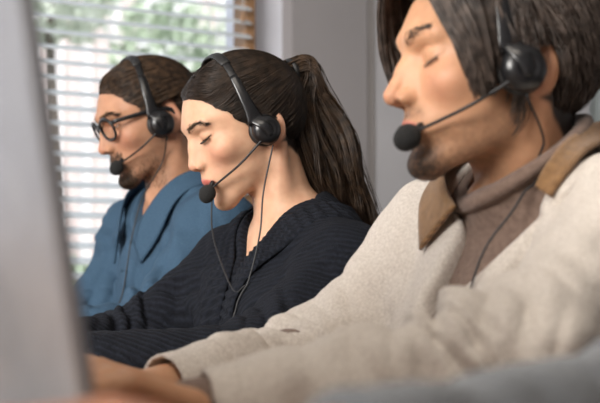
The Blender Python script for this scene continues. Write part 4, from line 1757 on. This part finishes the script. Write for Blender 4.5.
def shirt(p):
    f, l, z = local(p, JL)
    d = shirt_solid(p) + .006 * vnoise(p * 9) * sstep(.02, -.05, z)
    d = d + .006 * np.sin((np.abs(l) * .8 - z * .8) * 80 + 3.5 * vnoise(p * 7)) * np.exp(-((np.abs(l) - .12) / .05) ** 2) * sstep(-.02, .05, f)
    for sd in 'LR':
        sh, e, w_ = JL['sh' + sd], JL['el' + sd], JL['wr' + sd]
        a = BL.arm(p, sd, .020, .7) + arm_folds(p, e, w_, sh, .0100, 23.3 if sd == 'L' else 28.1, 170)
        ax = ((w_ - e) / np.linalg.norm(w_ - e)).astype(F32)
        a = smax(a, (p - w_.astype(F32)) @ ax - .01, .006)
        d = smin(d, a, .03)
    d = d + wrinkles(p, JL, .0065, 9.5, .85) * sstep(.03, -.03, z)
    wv = np.interp(z, (-.20, -.10, -.06, -.02, .02, .08), (-.03, -.010, .004, .026, .050, .072)).astype(F32)
    d = smax(d, -np.maximum(np.abs(l) - wv, .02 - f), .006)
    a, b = nk_axis(HL, JL)
    return smax(d, -cap(p, a, b, .063, .066), .006)


lo_, hi_ = np.array((.54, 1.92, .58)), np.array((1.30, 2.62, 1.14))
garment('denim_shirt', lambda p: clip_box(shirt(p), p, lo_ + .012, hi_ - .012), lo_, hi_, .0042, MAT['denim'], rootL)
path = strip_local(JL, [(.095, -.035, -.060), (.060, -.062, -.010), (.0, -.072, .028), (-.048, -.052, .046), (-.066, 0, .052), (-.048, .052, .046), (.0, .072, .028), (.060, .062, -.010), (.095, .035, -.060)])
wd = dirs_local(JL, [(.55, -.55, -.6), (.2, -.8, -.55), (0, -.8, -.6), (-.5, -.5, -.7), (-.7, 0, -.7), (-.5, .5, -.7), (0, .8, -.6), (.2, .8, -.55), (.55, .55, -.6)])
V, Fq = surf_patch(shirt_solid, path, wd, -.006, [.066, .050, .042, .040, .040, .040, .042, .050, .066], 80, 10, .004, .004, lift=lambda s, t: .014 * (1 - t) ** 2 + 0 * s)
add_mesh('shirt_collar', V, Fq, MAT['denim'], rootL)
path = strip_local(JL, [(.10, 0, -.12), (.115, 0, -.2), (.12, 0, -.3), (.12, 0, -.40)])
wd = dirs_local(JL, [(0, 1, 0)] * 4)
V, Fq = surf_patch(shirt, path, wd, -.017, .017, 50, 8, .001, .003)
add_mesh('placket', V, Fq, MAT['denim'], rootL)
path = strip_local(JL, [(.11, .115, -.16), (.11, .115, -.29)])
wd = dirs_local(JL, [(0, 1, 0)] * 2)
V, Fq = surf_patch(shirt, path, wd, -.05, .05, 20, 20, .001, .0025)
add_mesh('chest_pocket', V, Fq, MAT['denim'], rootL)

# ================================================================== headsets
headset(HR, 'black headset on the man in the wool jacket, largest of the three', 'call headsets', (.113, .030, -.062),
        [(.850, .975, 1.02), (.822, .985, .963), (.790, 1.00, .914), (.772, 1.015, .84), (.755, 1.02, .80)], over=lambda q: np.minimum(rollneck(q), jacket(q)), lean=10, hair=.024, side=.010, cup=(.010, -.004), cup_r=.0250)
headset(HW, 'black headset on the woman with the ponytail', 'call headsets', (.117, .031, -.064),
        [(.873, 1.62, 1.01), (.862, 1.61, .95), (.845, 1.61, .885), (.832, 1.62, .845), (.81, 1.62, .80)], over=sweater, lean=4, hair=.012, cup_r=.0250,
        cable2=[(.86, 1.765, 1.02), (.850, 1.745, .96), (.842, 1.70, .91), (.836, 1.64, .865), (.842, 1.612, .875)])
headset(HL, 'black headset on the man with glasses beside the window', 'call headsets', (.110, .032, -.057),
        [(.965, 2.20, 1.10), (.925, 2.20, 1.03), (.905, 2.205, .95), (.89, 2.21, .85), (.87, 2.22, .80)], over=shirt, lean=1, hair=.013, side=.003, cup=(.014, -.004), cup_r=.0260)

# ================================================================== eyeglasses of the far man
gr = empty('eyeglasses', HL.to_room(np.array([[.10, 0, .025]]))[0], 'black rimmed eyeglasses worn by the bearded man in denim', 'glasses')
bpy.context.view_layer.update()
for sg in (1, -1):
    t = np.linspace(0, 2 * np.pi, 40)
    cx = np.array((.1015, .0335 * sg, .018))
    wrap = rot('Z', 10 * sg)
    ring = np.stack([np.zeros_like(t), .0245 * np.sign(np.cos(t)) * np.abs(np.cos(t)) ** .85, .0215 * np.sign(np.sin(t)) * np.abs(np.sin(t)) ** .85], 1) @ rot('Y', 8).T @ wrap.T + cx
    MB().tube(ring, np.tile((.0026, .0030), (40, 1)), 10, flat=np.array((1., 0, 0)), caps=False).xform(HL.M).build('rim', MAT['black_gloss'], gr, True)
    n = np.array((1., 0, 0)) @ rot('Y', 8).T @ wrap.T
    lv = np.concatenate([ring[:-1], ring[:-1] - n * .0012])
    m = 39
    o = MB().add(lv, [tuple(range(m)), tuple(range(2 * m - 1, m - 1, -1))] + [(i, i + m, (i + 1) % m + m, (i + 1) % m) for i in range(m)]).xform(HL.M).build('lens', gl, gr)
    hinge = cx + np.array((-.004, .0265 * sg, .010))
    MB().tube(spline([hinge, hinge + (-.012, .010 * sg, .0005), (.03, .077 * sg, .026), (-.01, .080 * sg, .020), (-.028, .079 * sg, .002)], 30), np.tile((.0018, .0042), (30, 1)), 10, flat=np.array((0, 1., 0))).xform(HL.M).build('temple_arm', MAT['black_gloss'], gr, True)
MB().tube(spline([(.1035, .010, .024), (.1075, 0, .027), (.1035, -.010, .024)], 14), .0024, 10).xform(HL.M).build('bridge', MAT['black_gloss'], gr, True)
#--SECTION NEAR
# ================================================================== monitor between the near desk places
mo = empty('monitor', (.20, .86, .7375), 'silver desktop monitor seen from its back, leaning slightly, at the image edge', 'monitor')
Rm = rot('Y', -9.5)
mc = np.array((.197, .865, .955))
MB().box(mc, (.012, .565, .36), R=Rm, bev=.005).build('casing', MAT['alu'], mo)
smooth_by_angle(bpy.context.scene.objects['casing'])
MB().box(mc + Rm @ np.array((.0065, 0, .02)), (.002, .535, .30), R=Rm).build('screen', MAT['dark_screen'], mo)
MB().tube(spline([(.06, .865, .747), (.10, .865, .78), (.165, .865, .92)], 14), np.tile((.006, .09), (14, 1)), 16, flat=np.array((1., 0, .3))).build('stand_arm', MAT['alu'], mo, True)
MB().box((.13, .865, .7415), (.20, .19, .008), bev=.003).build('stand_foot', MAT['alu'], mo)
#--SECTION FOURTH
JN = joints((.90, .36, .955), 0, (.90, .18, .92), (.88, .545, .925), (.62, .10, .79), (.575, .550, .795), (.38, .20, .80), (.270, .453, .811), (.97, .36, .52))
HN = Head((.84, .36, 1.12), 0, 10, 0, 1.0, neck_to=(.90, .36, .955), neck_r=.056)
BN = Body(HN, JN, 1.0, hands=[hand_prims((.37, .202, .798), (-1, .1, -.1), (-.1, 0, 1), -1, .5), hand_prims((.260, .452, .812), (-1, -.05, .34), (.34, 0, 1), 1, .55)])
rootN = make_body('person', 'person in a grey knit sweater, only forearm and blurred hand showing at the bottom edge', GROUP, BN,
                  dict(skin=(.26, .115, .066), lips=(.42, .18, .14), scalp=(.02, .014, .01), hairline=hairline_back), h_head=.003, h_body=.0034)
Vc, Fc_ = hair_cap(HN, hairline_back, lambda q: .0015 + 0 * q[:, 0], h=.003, zmin=-.06)
Vs, Fs = to_room_strands(HN, trim(pulled_hair(HN, TL, 2600, 12, 91, .010, edge=800)), .0012, .0009)
Vc, Fc_ = join([(Vc, Fc_), (Vs, Fs)])
add_mesh('hair', Vc, Fc_, MAT['hair_dark'], rootN)


def grey_sweater(p):
    f, l, z = local(p, JN)
    d = BN.torso(p, .014)
    for sd in 'LR':
        sh, e, w_ = JN['sh' + sd], JN['el' + sd], JN['wr' + sd]
        a = BN.arm(p, sd, .012, .7) + arm_folds(p, e, w_, sh, .0045, 33.3 if sd == 'L' else 38.1, 110)
        ax = ((w_ - e) / np.linalg.norm(w_ - e)).astype(F32)
        a = smax(a, (p - w_.astype(F32)) @ ax + .012, .006)
        d = smin(d, a, .03)
    a, b = nk_axis(HN, JN)
    return smax(d, -cap(p, a, b, .062, .064), .006)


lo_, hi_ = np.array((.22, .0, .58)), np.array((1.14, .70, 1.04))
garment('grey_sweater', lambda p: clip_box(grey_sweater(p), p, lo_ + .012, hi_ - .012), lo_, hi_, .0042, MAT['grey_knit'], rootN)

# ================================================================== trousers and chairs carrying the workers
for B, root, J in ((BR, rootR, JR), (BW, rootW, JW), (BL, rootL, JL), (BN, rootN, JN)):
    P_ = J['pelvis']
    lo_ = P_ + (-.56, -.26, -P_[2] + .07)
    hi_ = P_ + (.20, .26, .16)
    garment('trousers', lambda p: B.legs(p, .010), lo_, hi_, .007, MAT['trousers'], root)
    for sd in 'LR':
        an = J['an' + sd]
        P, Fc = extract(lambda p: np.maximum(smin(ell(p, an + (-.06, 0, -.045), (.135, .050, .050)), cap(p, an + (0, 0, .03), an + (0, 0, -.03), .045, .045), .02), .003 - p[:, 2]), an - (.22, .08, .10), an + (.10, .08, .09), .006)
        add_mesh('shoe', P, Fc, MAT['leather'], root)
CH = 0
for J, txt in ((JR, 'dark office chair under the man in the wool jacket'), (JW, 'dark office chair under the woman with the ponytail'), (JL, 'dark office chair under the man in denim'), (JN, 'dark office chair under the person in grey')):
    P_ = J['pelvis']
    sz = P_[2] - .125
    ch = empty('office_chair', (P_[0], P_[1], 0), txt, 'chair', 'office chairs along the desk')
    MB().box((P_[0] - .04, P_[1], sz - .03), (.46, .46, .06), bev=.02).build('seat', MAT['trousers'], ch)
    MB().tube([(P_[0] - .02, P_[1], sz - .06), (P_[0] - .02, P_[1], .10)], .025, 14).build('column', MAT['black'], ch, True)
    for i in range(5):
        a = i * 2 * math.pi / 5 + .3
        e = np.array((P_[0] - .02 + .28 * math.cos(a), P_[1] + .28 * math.sin(a), .065))
        lg = MB().tube([(P_[0] - .02, P_[1], .11), e], [.022, .014], 10).build('leg', MAT['black'], ch, True)
        MB().lathe([(.001, -.012), (.028, -.012), (.030, 0), (.028, .012), (.001, .012)], np.array(Matrix.Translation((e[0], e[1], .030)) @ Matrix.Rotation(math.pi / 2, 4, 'X'))).build('caster', MAT['black'], lg, True)
